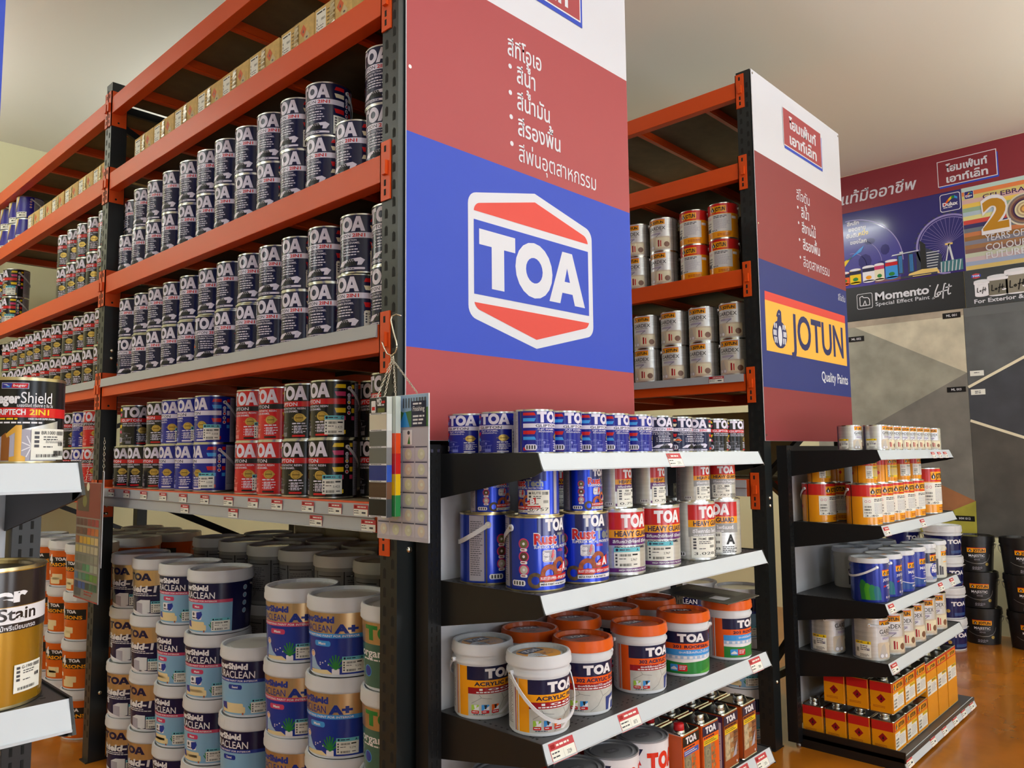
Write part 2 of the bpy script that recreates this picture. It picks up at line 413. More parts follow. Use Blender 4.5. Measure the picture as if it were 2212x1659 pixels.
a.poly([(-2.03, 3.05), (-1.985, 3.05), (-1.985, 3.30), (-2.03, 3.345)], ink, 3); a.poly([(-1.985, 3.06), (-1.86, 3.06), (-1.86, 3.19), (-1.985, 3.27)], slate, 3)
for k in range(7): a.rect(-1.98, 3.075+k*.024, -1.90+.004*k, 3.082+k*.024, win, 4)
a.rect(-1.875, 3.03, -1.70, 3.125, P('glasshouse', (70, 120, 130)), 4)
for k in range(6): a.bar((-1.87+k*.028, 3.03), (-1.865+k*.03, 3.12), .007, win, 5)
a.poly([(-2.14, 3.03), (-1.88, 3.03), (-1.9, 3.075), (-2.02, 3.085), (-2.13, 3.06)], gldim, 5)
for x, w_, c1, tp, c2 in ((-2.735, .09, orange, 3.16, navy), (-2.64, .10, yellow, 3.175, navy), (-2.525, .105, white, 3.185, navy), (-2.42, .085, cream, 3.19, pink), (-2.325, .105, skyb, 3.205, red)):
    a.rect(x, 3.05, x+w_, tp, c1, 6); a.rect(x, tp-.045, x+w_, tp-.012, c2, 7); a.disc(x+w_/2, tp, w_/2, .012, white, 8, 14); a.disc(x+w_/2, 3.05, w_/2, .012, c1, 6, 14)
    a.disc(x+w_*.5, 3.085, w_*.25, .018, green if c1 != white else amber, 7, 10)
a.rect(-2.42, 3.024, -2.2, 3.05, M('dim_red', (110, 60, 80), .4), 5); a.rect(-2.2, 3.024, -1.9, 3.045, slate, 6); a.rect(-2.1, 3.030, -1.95, 3.036, gldim, 7)
for s_, v_, u_, c_ in (('สีหลัก', 3.60, -2.59, white), ('ยอดขาย', 3.545, -2.555, white), ('อันดับ', 3.485, -2.60, white), ('ของโลก', 3.42, -2.55, white)):
    a.text(s_, u_, v_, .034, c_, None, al='r' if 0 else 'c', bold=.02, ly=4, res=2)
a.text('หนึ่ง', -2.50, 3.49, .036, yellow, None, bold=.02, ly=4)
for k, c_ in enumerate((skyb, cyan, green, yellow)):
    a.poly([(-2.50-.045*k, 3.39-.022*k-.005*k*k), (-2.50-.045*(k+1), 3.39-.022*(k+1)-.005*(k+1)**2), (-2.53-.045*(k+1), 3.335-.018*(k+1)-.003*k), (-2.53-.045*k, 3.335-.018*k)], c_, 4)
def swoosh_mark(a, u0, v0, s, ly):
    a.rrect(u0, v0, u0+s, v0+s*.98, s*.12, white, ly); a.rrect(u0+s*.035, v0+s*.035, u0+s*.965, v0+s*.945, s*.1, P_navy, ly+1)
    for k, c_ in enumerate((red, orange, yellow, green, skyb)):
        f0, f1 = k/5, (k+1)/5; g = lambda t: (.52+.22*math.sin((t-.30)*3.6), .07+.03*math.sin(t*3.1))
        (c0, w0), (c1, w1) = g(f0), g(f1)
        a.poly([(u0+s*(.14+.72*f0), v0+s*(c0-w0*.6)), (u0+s*(.14+.72*f1), v0+s*(c1-w1*.6)), (u0+s*(.14+.72*f1), v0+s*(c1+w1)), (u0+s*(.14+.72*f0), v0+s*(c0+w0))], c_, ly+2)
    a.text('Dulux', u0+s*.5, v0+s*.30, s*.2, white, s*.74, bold=.04, ly=ly+3); a.lines(u0+s*.16, u0+s*.84, v0+s*.2, 1, 1, s*.045, white, ly+3)
swoosh_mark(a, -1.85, 3.552, .16, 4)
panel_thing('skyline_poster', 'glossy dark blue poster with night skyline, big wheel and row of cans', 'poster', 3.0, 1.683, 3.012, 3.727, P_navy, a)
# striped anniversary poster
a = Art()
cs = [(186, 212, 206), (226, 128, 72), (212, 196, 120), (214, 176, 172), (236, 200, 92), (150, 178, 150), (176, 196, 214), (222, 218, 150), (206, 72, 66), (56, 52, 104), (112, 120, 134), (196, 122, 80), (150, 106, 60), (128, 128, 146), (160, 116, 80), (130, 96, 92), (190, 196, 176), (196, 176, 184), (150, 164, 196), (206, 180, 110)]
z = 3.727
for i, c in enumerate(cs):
    h = .715/len(cs); a.rect(-1.679, z-h, -.45, z+.0, P('stripe_%d' % i, c, .3, .3), 0); z -= h
swoosh_mark(a, -1.66, 3.625, .07, 1)
a.text('CELEBRATING', -1.525, 3.60, .038, P('plum', (70, 36, 90)), .48, al='l', bold=.01, ly=2)
ring_c = [(214, 208, 190), (120, 110, 112), (150, 116, 96), (110, 70, 70), (60, 44, 80), (222, 214, 180), (180, 160, 130), (222, 206, 160), (160, 120, 80), (226, 170, 90)]
for i, c in enumerate(ring_c): a.disc(-1.23, 3.45, .135-.0125*i, .135-.0125*i, P('ringc_%d' % i, c), 2+i*.4, 28)
a.text('2', -1.44, 3.325, .265, white, .215, bold=.09, ly=7, res=4); a.text('2', -1.44, 3.338, .24, P('ochre', (190, 136, 40)), .19, bold=.045, ly=8, res=4)
for s_, v_, w_ in (('YEARS OF', 3.235, .28), ('COLOUR', 3.155, .30), ('FUTURES', 3.085, .32)): a.text(s_, -1.525, v_, .055, P_white, w_, al='l', bold=.006, ly=6, res=3)
panel_thing('stripe_poster', 'striped multicolour poster with a large ochre numeral two and rings', 'poster', 1.681, .45, 3.012, 3.727, white, a)
# dark product headers above the painted samples
dk = P('charcoal_board', (34, 36, 40), .45, 0); dk2 = P('graphite_board', (58, 62, 66), .45, 0)
a = Art()
a.rrect(-2.588, 2.80, -2.449, 2.942, .016, white, 0); a.rrect(-2.584, 2.804, -2.453, 2.938, .014, dk, 1)
for q in (((-2.56, 2.83), (-2.56, 2.91)), ((-2.56, 2.91), (-2.535, 2.92)), ((-2.535, 2.92), (-2.53, 2.905)), ((-2.53, 2.905), (-2.49, 2.90)), ((-2.49, 2.90), (-2.475, 2.88)), ((-2.475, 2.88), (-2.475, 2.83)), ((-2.56, 2.83), (-2.475, 2.83)), ((-2.535, 2.83), (-2.515, 2.875)), ((-2.515, 2.875), (-2.505, 2.83))): a.bar(q[0], q[1], .006, white, 2)
a.text('Momento', -2.425, 2.862, .072, P_white, .45, al='l', bold=.03, ly=1, res=3); a.text('Special Effect Paint', -2.425, 2.812, .034, P_white, .452, al='l', bold=.005, ly=1, res=2)
a.disc(-1.965, 2.925, .006, .006, white, 1, 10)
# brush-script word
for q in ([(-1.90, 2.93), (-1.925, 2.87), (-1.935, 2.815), (-1.955, 2.808), (-1.94, 2.82), (-1.90, 2.826)], [(-1.902, 2.86), (-1.915, 2.845), (-1.905, 2.832), (-1.885, 2.845), (-1.892, 2.862), (-1.902, 2.86)], [(-1.838, 2.925), (-1.85, 2.93), (-1.862, 2.88), (-1.87, 2.80)], [(-1.885, 2.862), (-1.83, 2.87)], [(-1.815, 2.92), (-1.828, 2.85), (-1.825, 2.83), (-1.805, 2.84)], [(-1.845, 2.892), (-1.795, 2.90)]):
    for i in range(len(q)-1): a.bar(q[i], q[i+1], .010, P_white, 2)
panel_thing('sample_header', 'charcoal board with white lettering and outlined icon above the beige samples', 'sign', 3.0, 1.703, 2.697, 3.011, dk, a, th=.010)
a = Art()
a.disc(-1.61, 2.955, .036, .022, P_red, 0, 8); a.rect(-1.645, 2.945, -1.575, 2.965, P_blue, 1); a.logo3(-1.61, 2.948, .014, white, .055, 2)
for u0, v0, w_, h_, c_ in ((-1.625, 2.785, .105, .12, white), (-1.525, 2.775, .14, .155, P('drab', (120, 116, 104))), (-1.40, 2.775, .17, .185, P('taupe_can', (140, 134, 120))), (-1.22, 2.775, .2, .21, P('grey_can', (110, 110, 108)))):
    a.rect(u0, v0, u0+w_, v0+h_*.8, c_, 1); a.rrect(u0-.006, v0+h_*.78, u0+w_+.006, v0+h_, .01, white, 2); a.disc(u0+w_/2, v0, w_/2, .012, white, 0, 14); a.disc(u0+w_/2, v0+h_, w_/2+.006, .014, white_pl, 3, 16)
    x = u0+w_*.2
    for q in ([(0, .7), (-.03, .3), (.1, .3)], [(.2, .45), (.14, .38), (.2, .32), (.25, .4), (.2, .45)], [(.42, .72), (.38, .5), (.32, .12)], [(.3, .45), (.62, .5)], [(.55, .68), (.5, .4), (.58, .34)]):
        for i in range(len(q)-1): a.bar((x+q[i][0]*w_, v0+h_*.8*q[i][1]), (x+q[i+1][0]*w_, v0+h_*.8*q[i+1][1]), w_*.05, ink, 4)
    a.disc(u0+w_*.8, v0+h_*.25, w_*.12, w_*.06, white, 4, 8)
a.text('For Exterior & Interior', -1.634, 2.722, .034, P_white, .56, al='l', bold=.02, ly=1)
panel_thing('bucket_header', 'graphite board picturing four grey buckets above the slate grey samples', 'sign', 1.697, .45, 2.697, 3.010, dk2, a, th=.008)
# painted sample panels
def plaster(name, c): return M('plaster_'+name, c, .75, noise=.10, scale=5, bump=.15)
pb, pg1, pg2, pt = plaster('beige', (196, 187, 166)), plaster('grey_green', (148, 145, 132)), plaster('dark_grey', (116, 112, 106)), plaster('taupe', (164, 150, 134))
p_or, p_ye = plaster('terracotta', (160, 104, 66)), plaster('mustard', (168, 158, 56))
def ptag(a, u0, v0, u1, v1, s_, m1, m2): a.rect(u0, v0, u1, v1, m1, 4); a.text(s_, (u0+u1)/2, v0+(v1-v0)*.3, (v1-v0)*.42, m2, None, bold=.01, ly=5)
t = thing('plaster_display', 'tall wall panel of beige and grey-green plaster facets with small black tags', 'panel', (X1, 0, 0))
b = MB(); b.box(-.006, 1.722, .79, -.0005, 3.0, 2.695, pg1); solid('backing', b, t)
fn = lambda uu, vv, ly: (-.006-.0006-.0006*ly, -uu, vv)
a = Art(); a.rect(-3.0, 2.637, -1.722, 2.694, pt, 1); obj('top_band', a.build(fn), t)
a = Art(); a.poly([(-2.68, 2.637), (-2.62, 2.637), (-1.722, 2.147), (-1.722, 2.637)], pb, 0); obj('facet', a.build(fn), t)
a = Art(); a.poly([(-1.722, 2.147), (-2.352, 1.81), (-3.0, 1.46), (-3.0, .79), (-1.722, .79)], pg2, 0); obj('facet', a.build(fn), t)
a = Art(); a.poly([(-2.16, 1.30), (-1.716, 1.076), (-1.865, .99), (-2.3, 1.0)], p_or, 1); a.poly([(-1.716, 1.076), (-2.3, .80), (-1.722, .80)], p_ye, 2); obj('facet', a.build(fn), t)
for s_, q in (('ML 001', (-1.882, 2.622, -1.743, 2.670)), ('ML 002', (-2.68, 2.505, -2.541, 2.553)), ('ML 003', (-1.882, 1.988, -1.738, 2.032)), ('MM 012', (-1.88, .906, -1.732, .95))):
    a = Art(); ptag(a, *q, s_, ink, white); obj('tag', a.build(fn), t)
sl1, sl2, sl3 = plaster('slate', (92, 94, 96)), plaster('storm', (62, 64, 72)), plaster('mud_grey', (78, 74, 70))
t = thing('plaster_display', 'slate and storm grey plaster wall panel with cream diagonal lines', 'panel', (X1, 0, 0))
b = MB(); b.box(-.006, .45, .79, -.0005, 1.720, 2.695, sl2); solid('backing', b, t)
a = Art(); a.poly([(-1.719, 2.015), (-.45, 2.69), (-1.719, 2.69)], sl1, 0); a.poly([(-1.719, 1.75), (-.45, 1.24), (-.45, .79), (-1.719, .79)], sl3, 0); a.rect(-1.719, 2.62, -.45, 2.694, P('grey_band', (100, 102, 104), .7, 0), 1); obj('facet', a.build(fn), t)
for q in (((-1.719, 2.023), (-.48, 2.68)), ((-1.719, 1.743), (-.46, 1.24))):
    a = Art(); a.bar(q[0], q[1], .022, cream, 3); obj('line', a.build(fn), t)
for q, n in (((-1.70, 2.114, -1.598, 2.158), 1), ((-1.702, 1.956, -1.596, 2.002), 2)):
    a = Art(); a.rect(*q, paper, 4); a.lines(q[0]+.03, q[2]-.02, q[3]-.02, n, .014, .006, dkgrey, 5); obj('tag', a.build(fn), t)

# ------------------------------------------------------------------ racking
def frame_bar(b, p, q, wd, m):
    p, q = Vector(p), Vector(q); d = (q-p).normalized(); s = d.cross(Vector((0, 1, 0))).normalized()*wd/2
    b.prism([p-s+Vector((0, -.012, 0)), q-s+Vector((0, -.012, 0)), q+s+Vector((0, -.012, 0)), p+s+Vector((0, -.012, 0))], (0, .024, 0), m)
def upright(t, x, y, top, sx):
    """one slotted post; sx = -1 when its slotted face looks to -X"""
    b = MB(); b.box(x, y, 0, x+.08, y+.08, top, rack_bk)
    fx = x-.0006 if sx < 0 else x+.0806
    z = .12
    while z < top-.06:
        for yy, dz in ((y+.020, 0), (y+.058, .025)):
            pts = [(fx, yy-.007, z+dz), (fx, yy+.007, z+dz), (fx, yy+.007, z+dz+.026), (fx, yy, z+dz+.032), (fx, yy-.007, z+dz+.026)]
            b.poly(pts, hole)
        z += .055
    b.box(x-.012, y-.001, 0, x+.092, y+.084, .006, rack_bk)
    o = solid('upright', b, t)
    for zz in ((1.22, 1.26, 2.02, 2.06, .33) if sx < 0 else ()):
        s = MB(); s.lathe([(0, .006), (.008, .005), (.010, 0)], chrome, 10); s.v = [(x+.045+vx, y-.001-vz, zz+vy) for vx, vy, vz in s.v]; solid('bolt', s, o)
    return o
def connector(b, x, y, z, yside, sx=-1):
    """orange beam hook: a slotted flange on the aisle face and one on the bay side of the post"""
    x0 = x-.005; ya, yb = (y+.034, y+.084) if yside > 0 else (y-.004, y+.046)
    b.box(x0, ya, z-.155, x, yb, z+.035, rack_or)
    for k in range(3):
        if k == 1:
            b.box(x0-.010, ya+.012, z-.075, x0, ya+.032, z-.03, rack_or); continue
        for dz in ((-.14, -.11) if k == 2 else (.0,)): b.box(x0-.0008, ya+.02, z+dz, x0, ya+.029, z+dz+.02, hole)
    yy = y+.08 if yside > 0 else y-.004
    b.box(x0, yy, z-.155, x+.075, yy+.004, z+.035, rack_or)
    if yside < 0: b.poly([(x+.035+.006*math.cos(k), yy-.0006, z-.135+.006*math.sin(k)) for k in (0, 1.05, 2.1, 3.14, 4.2, 5.24)], hole)
def rack(name, label, x, ys, top, levels, depth, strips, backs):
    t = thing('storage_rack', label, 'rack', (0, 0, 0), group=None)
    for y in ys:
        upright(t, x, y, top, -1); upright(t, x+depth-.08, y, top, 1)
        z, k = .40, 0
        b = MB(); frame_bar(b, (x+.08, y+.040, .34), (x+depth-.08, y+.040, .34), .04, rack_bk)
        while z < top-.5:
            p, q = (x+.08, y+.040, z), (x+depth-.08, y+.040, z+.48)
            if k % 2: p, q = (x+depth-.08, y+.040, z), (x+.08, y+.040, z+.48)
            frame_bar(b, p, q, .035, rack_bk); z += .48; k += 1
        frame_bar(b, (x+.08, y+.040, top-.12), (x+depth-.08, y+.040, top-.12), .04, rack_bk); solid('brace', b, t)
    for i in range(len(ys)-1):
        ya, yb = ys[i]+.08, ys[i+1]
        for li, z in enumerate(levels):
            for xx, sx in ((x, -1), (x+depth-.05, 1)):
                b = MB(); b.box(xx, ya, z-.09, xx+.05, yb, z-.018, rack_or)
                if sx < 0: b.box(xx, ya, z-.018, xx+.03, yb, z, rack_or)
                else: b.box(xx+.02, ya, z-.018, xx+.05, yb, z, rack_or)
                o = solid('beam', b, t, bevel=.002)
                if sx < 0:
                    for yy, sd in ((ys[i], 1), (ys[i+1], -1)): c = MB(); connector(c, x, yy, z, sd); solid('beam_connector', c, o)
            b = MB(); n = 5
            for k in range(n):
                yy = ya+(yb-ya)*(k+.5)/n
                c = MB(); c.box(x+.05, yy-.02, z-.055, x+depth-.05, yy+.02, z-.0185, rack_or); c.box(x+.05, yy-.013, z-.062, x+depth-.05, yy+.013, z-.055, rack_or)
                solid('crossbar', c, t)
            b.box(x+.031, ya+.001, z-.018, x+depth-.031, yb-.001, z-.002, ply); solid('deck_board', b, t)
    for (z0, z1, ya, yb, m) in strips:
        b = MB(); b.prism([(x-.002, ya, z1), (x-.006, ya, z1), (x-.009, ya, z0), (x-.002, ya, z0)], (0, yb-ya, 0), m)
        b.box(x-.012, ya, z0, x-.009, yb, z0+.004, m); solid('price_rail', b, t)
    for (z0, z1, ya, yb, xx, m) in backs:
        b = MB(); b.box(xx, ya, z0, xx+.006, yb, z1, m); solid('back_board', b, t)
    return t
bb = M('added_dark_board', (62, 52, 42), .8)  # for unseen boards added behind the cans to keep the gap dark
RX, JX = 1.46, 3.86
rk1 = rack('r', 'tall orange and black rack of navy cans behind the blue hexagon sign', RX, (1.856, 4.297, 6.738), 3.505, (3.42, 3.002, 2.448, 1.907, 1.357), 1.22,
     ((1.866, 1.909, 1.953, 4.295, strip_g), (1.866, 1.909, 4.379, 6.73, strip_g), (1.312, 1.353, 1.96, 4.295, strip_g), (1.268, 1.310, 1.96, 4.295, strip_g)),
     ((1.36, 1.80, 1.96, 4.29, 2.07, bb), (1.87, 2.38, 1.96, 4.29, 2.07, bb), (2.45, 2.93, 1.96, 4.29, 2.07, bb)))
rk2 = rack('r', 'second orange and black rack, behind the tall panel with the bird logo', JX, (1.856, 4.297), 3.575, (3.525, 3.07, 2.482, 1.914, 1.357), 1.22,
     ((1.874, 1.916, 1.953, 4.295, strip_g), (1.312, 1.353, 1.96, 4.295, strip_g), (1.268, 1.310, 1.96, 4.295, strip_g)),
     ((1.36, 1.745, 1.96, 4.29, 4.5, M('cream_board', (206, 200, 160), .7)), (1.87, 2.40, 1.96, 4.29, 4.5, bb), (2.49, 2.98, 1.96, 4.29, 4.5, bb)))

def price_tag_art(a, u0, v0, w_, h_, price, seed):
    a.rect(u0, v0, u0+w_, v0+h_, tagred, 0); a.rect(u0+w_*.02, v0+h_*.03, u0+w_*.98, v0+h_*.62, paper, 1)
    a.rect(u0+w_*.05, v0+h_*.70, u0+w_*.22, v0+h_*.92, dkred, 1); a.lines(u0+w_*.28, u0+w_*.95, v0+h_*.76, 1, 1, h_*.1, paper, 1, seed)
    a.lines(u0+w_*.05, u0+w_*.45, v0+h_*.45, 2, h_*.2, h_*.07, dkgrey, 2, seed); a.rect(u0+w_*.5, v0+h_*.08, u0+w_*.505, v0+h_*.55, dkgrey, 2)
    if price: a.text(price, u0+w_*.72, v0+h_*.22, h_*.2, dkgrey, None, bold=0, ly=2)
    else: a.lines(u0+w_*.58, u0+w_*.9, v0+h_*.25, 1, 1, h_*.16, dkgrey, 2, seed)
def rail_tags_x(parent, x, z0, h_, ys, w_=.075):
    for i, y in enumerate(ys):
        a = Art(); price_tag_art(a, 0, 0, w_, h_, None, i)
        obj('price_tag', a.build(face_x(x, y, z0, 2)), parent)
rail_tags_x(rk1, RX-.0095, 1.3135, .036, (4.12, 3.93, 3.73, 3.52, 3.32, 3.12, 2.92, 2.73, 2.56, 2.36, 2.2, 2.06))
rail_tags_x(rk1, RX-.0095, 1.2695, .036, (3.30, 2.88, 2.31, 2.02))
rail_tags_x(rk2, JX-.0095, 1.8765, .036, (2.155,), .09)
rail_tags_x(rk2, JX-.0095, 1.3135, .036, (2.3, 2.1))

# ------------------------------------------------------------------ end panels of the racks
def sign(label, x0, x1, z0, z1, bands):
    t = thing('sign_panel', label, 'sign', (0, 1.848, 0))
    b = MB(); b.box(x0, 0, z0, x1, .003, z1, P_white); solid('board', b, t)
    fn = lambda uu, vv, ly: (uu, -.0006-.0006*ly, vv)
    for za, zb, m in bands:
        a = Art(); a.rect(x0+.002, za, x1-.001, zb, m, 0); obj('colour_band', a.build(fn), t)
    sc = Art()
    for uu, vv in ((x0+.015, 2.718), (x0+.015, z1-.02), (x1-.015, z1-.02), (x0+.015, z0+.03)): sc.disc(uu, vv, .006, .006, chrome, 2, 10)
    obj('screw', sc.build(fn), t)
    return t, fn
def bullets(t, fn, rows, head):
    a = Art(); a.text(head[0], head[1], head[2]-.012, .060, P_white, head[3], al='l', bold=.012, ly=2, res=4); obj('lettering', a.build(fn), t)
    for s_, ub, vb, ut, vt, w_ in rows:
        a = Art(); a.disc(ub, vb, .009, .009, P_white, 2, 14); obj('bullet', a.build(fn), t); a = Art(); a.text(s_, ut, vt-.012, .060, P_white, w_, al='l', bold=.012, ly=2, res=4); obj('lettering', a.build(fn), t)
t, fn = sign('tall red and blue end panel with a large white and red hexagon logo', 1.484, 2.684, 1.545, 3.57, ((1.546, 1.830, brick), (1.830, 2.508, P_blue), (2.508, 3.087, brick)))
a = Art(); shop_mark(a, 2.10, 3.225, 3.47, .53, 2, brick); obj('shop_mark', a.build(fn), t)
bullets(t, fn, (('สีน้ำ', 1.957, 2.887, 1.992, 2.852, .10), ('สีน้ำมัน', 1.957, 2.789, 1.992, 2.753, .18), ('สีรองพื้น', 1.96, 2.70, 1.995, 2.657, .237), ('สีพ่นอุตสาหกรรม', 1.962, 2.602, 1.998, 2.56, .453)), ('สีทีโอเอ', 1.945, 2.94, .183))
# hexagon logo
def hexa(i):
    x0, x1, xm, zt, zs, zl, zb, r_ = 1.746+i, 2.416-i, 2.081, 2.447-i*1.25, 2.381-i*1.25, 1.947+i*1.25, 1.876+i*1.25, .045-i*.4
    pts = [(xm, zt)]
    def arc(cx, cz, a0, a1): return [(cx+r_*math.cos(R(a0+(a1-a0)*k/6)), cz+r_*math.sin(R(a0+(a1-a0)*k/6))) for k in range(7)]
    pts += arc(x1-r_, zs-r_, 80, 0) + arc(x1-r_, zl+r_, 0, -80) + [(xm, zb)] + arc(x0+r_, zl+r_, 260, 180) + arc(x0+r_, zs-r_, 180, 100)
    return pts
def zclip(pts, z, s_):
    out = []
    for i in range(len(pts)):
        p, q = pts[i], pts[(i+1) % len(pts)]; ip = (p[1]-z)*s_ >= 0; iq = (q[1]-z)*s_ >= 0
        if ip: out.append(p)
        if ip != iq: k = (z-p[1])/(q[1]-p[1]); out.append((p[0]+k*(q[0]-p[0]), z))
    return out
a = Art(); a.poly(hexa(0), P_white, 1); h2 = hexa(.026)
a.poly(zclip(h2, 2.317, 1), P_red, 2); a.poly(zclip(h2, 2.005, -1), P_red, 2); a.poly(zclip(zclip(h2, 2.287, -1), 2.033, 1), P_blue, 2)
o = obj('emblem', a.build(fn), t)
a = Art(); a.logo3(2.08, 2.06, .199, P_white, .568, 3); obj('lettering', a.build(fn), o)
P_jn = P('sign_deep_blue', (40, 50, 118), .55, 0); P_jy = P('sign_yellow', (238, 178, 72), .55, 0); P_jk = P('logo_navy', (40, 44, 96), .55, 0)
t, fn = sign('tall end panel with a yellow plate showing a penguin bird and large letters', 3.862, 5.091, 1.557, 3.573, ((1.558, 1.840, P('sign_dusk_red', (136, 50, 56), .5, 0)), (1.840, 2.526, P_jn), (2.526, 3.118, MATS['print_sign_dusk_red'] if 'print_sign_dusk_red' in MATS else brick)))
a = Art(); shop_mark(a, 4.512, 3.262, 3.48, .535, 2, brick); obj('shop_mark', a.build(fn), t)
bullets(t, fn, (('สีน้ำ', 4.395, 2.922, 4.44, 2.885, .11), ('สีงานไม้', 4.397, 2.83, 4.44, 2.795, .20), ('สีรองพื้น', 4.40, 2.73, 4.445, 2.695, .245), ('สีอุตสาหกรรม', 4.40, 2.625, 4.44, 2.59, .385)), ('สีโจตัน', 4.384, 2.98, .185))
def bird_mark(a, uc, v0, h, ly, ink_m, wm, globe=True):
    w_ = h*1.1
    a.poly([(uc-h*.30, v0+h*.18), (uc-h*.16, v0), (uc+h*.16, v0), (uc+h*.30, v0+h*.18), (uc+h*.30, v0+h*.45), (uc+h*.13, v0+h*.68), (uc+h*.12, v0+h*.95), (uc, v0+h), (uc-h*.10, v0+h*.93), (uc-h*.17, v0+h*.80), (uc-h*.10, v0+h*.78), (uc-h*.13, v0+h*.68), (uc-h*.30, v0+h*.45)], ink_m, ly+1)
    a.disc(uc, v0+h*.34, h*.43, h*.36, ink_m, ly, 24)
    if globe:
        for sgn in (-1, 1):
            for k in range(3):
                for j in range(2):
                    xa, xb = .20+.10*j, .28+.10*j; q = .06*abs(k-1)
                    a.poly([(uc+sgn*h*(xa-q*.6), v0+h*(.10+.19*k)), (uc+sgn*h*(xb-q), v0+h*(.11+.19*k)), (uc+sgn*h*(xb-q*.6), v0+h*(.255+.175*k)), (uc+sgn*h*(xa-q*.4), v0+h*(.255+.18*k))][::sgn], wm, ly+2)
    a.disc(uc, v0+h*.30, h*.12, h*.27, wm, ly+3, 18); a.disc(uc-h*.02, v0+h*.87, h*.025, h*.025, wm, ly+3, 8)
a = Art(); a.rect(3.918, 2.036, 5.045, 2.31, P_jy, 1); a.rect(3.918, 2.31, 5.045, 2.358, P_red, 1); o = obj('logo_plate', a.build(fn), t)
a = Art(); bird_mark(a, 4.084, 2.066, .212, 2, P_jk, P_white); obj('bird_emblem', a.build(fn), o)
a = Art(); a.text('JOTUN', 4.612, 2.085, .19, P_jk, .765, bold=.02, ly=2, res=4); obj('lettering', a.build(fn), o)
a = Art(); a.text('Quality Paints', 4.633, 1.918, .058, P_white, .41, al='l', bold=.015, ly=2, res=3); obj('lettering', a.build(fn), t)
a = Art(); a.text('สีโจตัน', 4.948, 2.448, .038, P_white, .116, al='l', bold=.015, ly=2, res=3); obj('lettering', a.build(fn), t)
# the next aisle's panel, only its blue edge is in view at the far left
t = thing('sign_panel', 'plain blue end panel edge at the far left of the picture', 'sign', (0, 1.848, 0))
b = MB(); b.box(-.75, 0, 1.55, .411, .006, 3.57, P_blue); solid('board', b, t)

# ------------------------------------------------------------------ display shelving on the rack ends
def gondola(label, x0, x1, yf, shelves, base_z, yb=1.80, back=True):
    t = thing('display_shelving', label, 'shelving', (0, 0, 0))
    for xx in (x0-.05, x1+.005):
        b = MB(); b.box(xx, yb-.02, 0.03, xx+.05, yb+.035, 1.532, black_st)
        for k in range(52):
            for dx in (.012, .032): b.box(xx+dx, yb-.0212, .12+k*.027, xx+dx+.005, yb-.02, .12+k*.027+.016, hole)
        o = solid('upright', b, t)
        for dx in (.012, .038):
            s = MB(); s.box(xx+dx-.005, yb-.024, 1.508, xx+dx+.005, yb-.02, 1.518, chrome); solid('screw', s, o)
    if back:
        b = MB(); b.box(x0, yb+.004, .1, x1, yb+.012, 1.49, white_pl); b.box(x0, yb-.004, 1.49, x1, yb+.02, 1.53, black_st); solid('back_panel', b, t)
    rails = []
    for z in shelves:
        b = MB(); b.box(x0+.004, yf+.012, z-.022, x1-.004, yb, z, grey_st)
        n = 46
        for k in range(n):
            xx = x0+.03+(x1-x0-.06)*k/(n-1)
            for dy in (.045, .06): b.box(xx-.004, yf+dy, z-.0004, xx+.004, yf+dy+.004, z+.0003, hole)
        for k in range(16):
            yy = yf+.05+(yb-yf-.09)*k/15
            b.box(x0+.03, yy-.003, z-.0004, x0+.035, yy+.004, z+.0003, hole)
        o = solid('shelf', b, t)
        for xx in (x0, x1-.004):
            c = MB(); c.prism([(xx, yb, z+.004), (xx, yf+.006, z+.004), (xx, yf-.010, z-.045), (xx, yf+.02, z-.06), (xx, yb, z-.132)], (.004, 0, 0), black_st); solid('bracket', c, o)
        c = MB(); c.prism([(x0+.004, yf+.008, z+.002), (x0+.004, yf-.011, z-.042), (x0+.004, yf-.007, z-.044), (x0+.004, yf+.012, z-.001)], (x1-x0-.008, 0, 0), strip_w)
        c.prism([(x0+.004, yf-.013, z-.041), (x0+.004, yf-.013, z-.045), (x0+.004, yf-.007, z-.045)], (x1-x0-.008, 0, 0), strip_w)
        rails.append(solid('price_rail', c, o))
        c = MB(); c.prism([(x1-.004, yf+.012, z+.003), (x1-.004, yf-.014, z-.050), (x1-.004, yf+.03, z-.06), (x1-.004, yf+.03, z)], (.006, 0, 0), black_pl); solid('rail_end_cap', c, rails[-1])
    z = base_z; yf2 = yf-.045
    b = MB(); b.box(x0, yf2, z-.02, x1, yb, z, grey_st); b.box(x0, yf2, .0, x0+.03, yb, z-.02, black_st); b.box(x1-.03, yf2+.04, .0, x1, yb, z-.02, black_st); b.box(x0, yf2-.006, z-.02, x0+.01, yb, z+.03, black_st)
    o = solid('base_deck', b, t)
    c = MB(); c.prism([(x0+.004, yf2+.008, z+.002), (x0+.004, yf2-.012, z-.046), (x0+.004, yf2-.008, z-.048), (x0+.004, yf2+.012, z-.001)], (x1-x0-.008, 0, 0), strip_w); rails.append(solid('price_rail', c, o))
    for xx in (x0+.02, x1-.03):
        b = MB(); b.lathe([(0, 0), (.022, 0), (.022, .012), (.008, .016), (.008, .04), (0, .04)], white_pl, 12, (xx, yb, 0)); solid('foot', b, t)
    return t, rails
def gtag(rail, x, yf, z, w_=.085, h_=.045, price=None, seed=1):
    a = Art(); price_tag_art(a, 0, 0, w_, h_, price, seed)
    fn = lambda uu, vv, ly: (x+uu, yf-.0125+.02*(vv/.048)-.0008-.0004*ly, z-.047+vv)
    obj('price_tag', a.build(fn), rail)
GT, rt = gondola('black end-of-rack shelving unit below the hexagon logo panel', 1.565, 2.85, 1.385, (1.50, 1.126, .749, .402), .10)
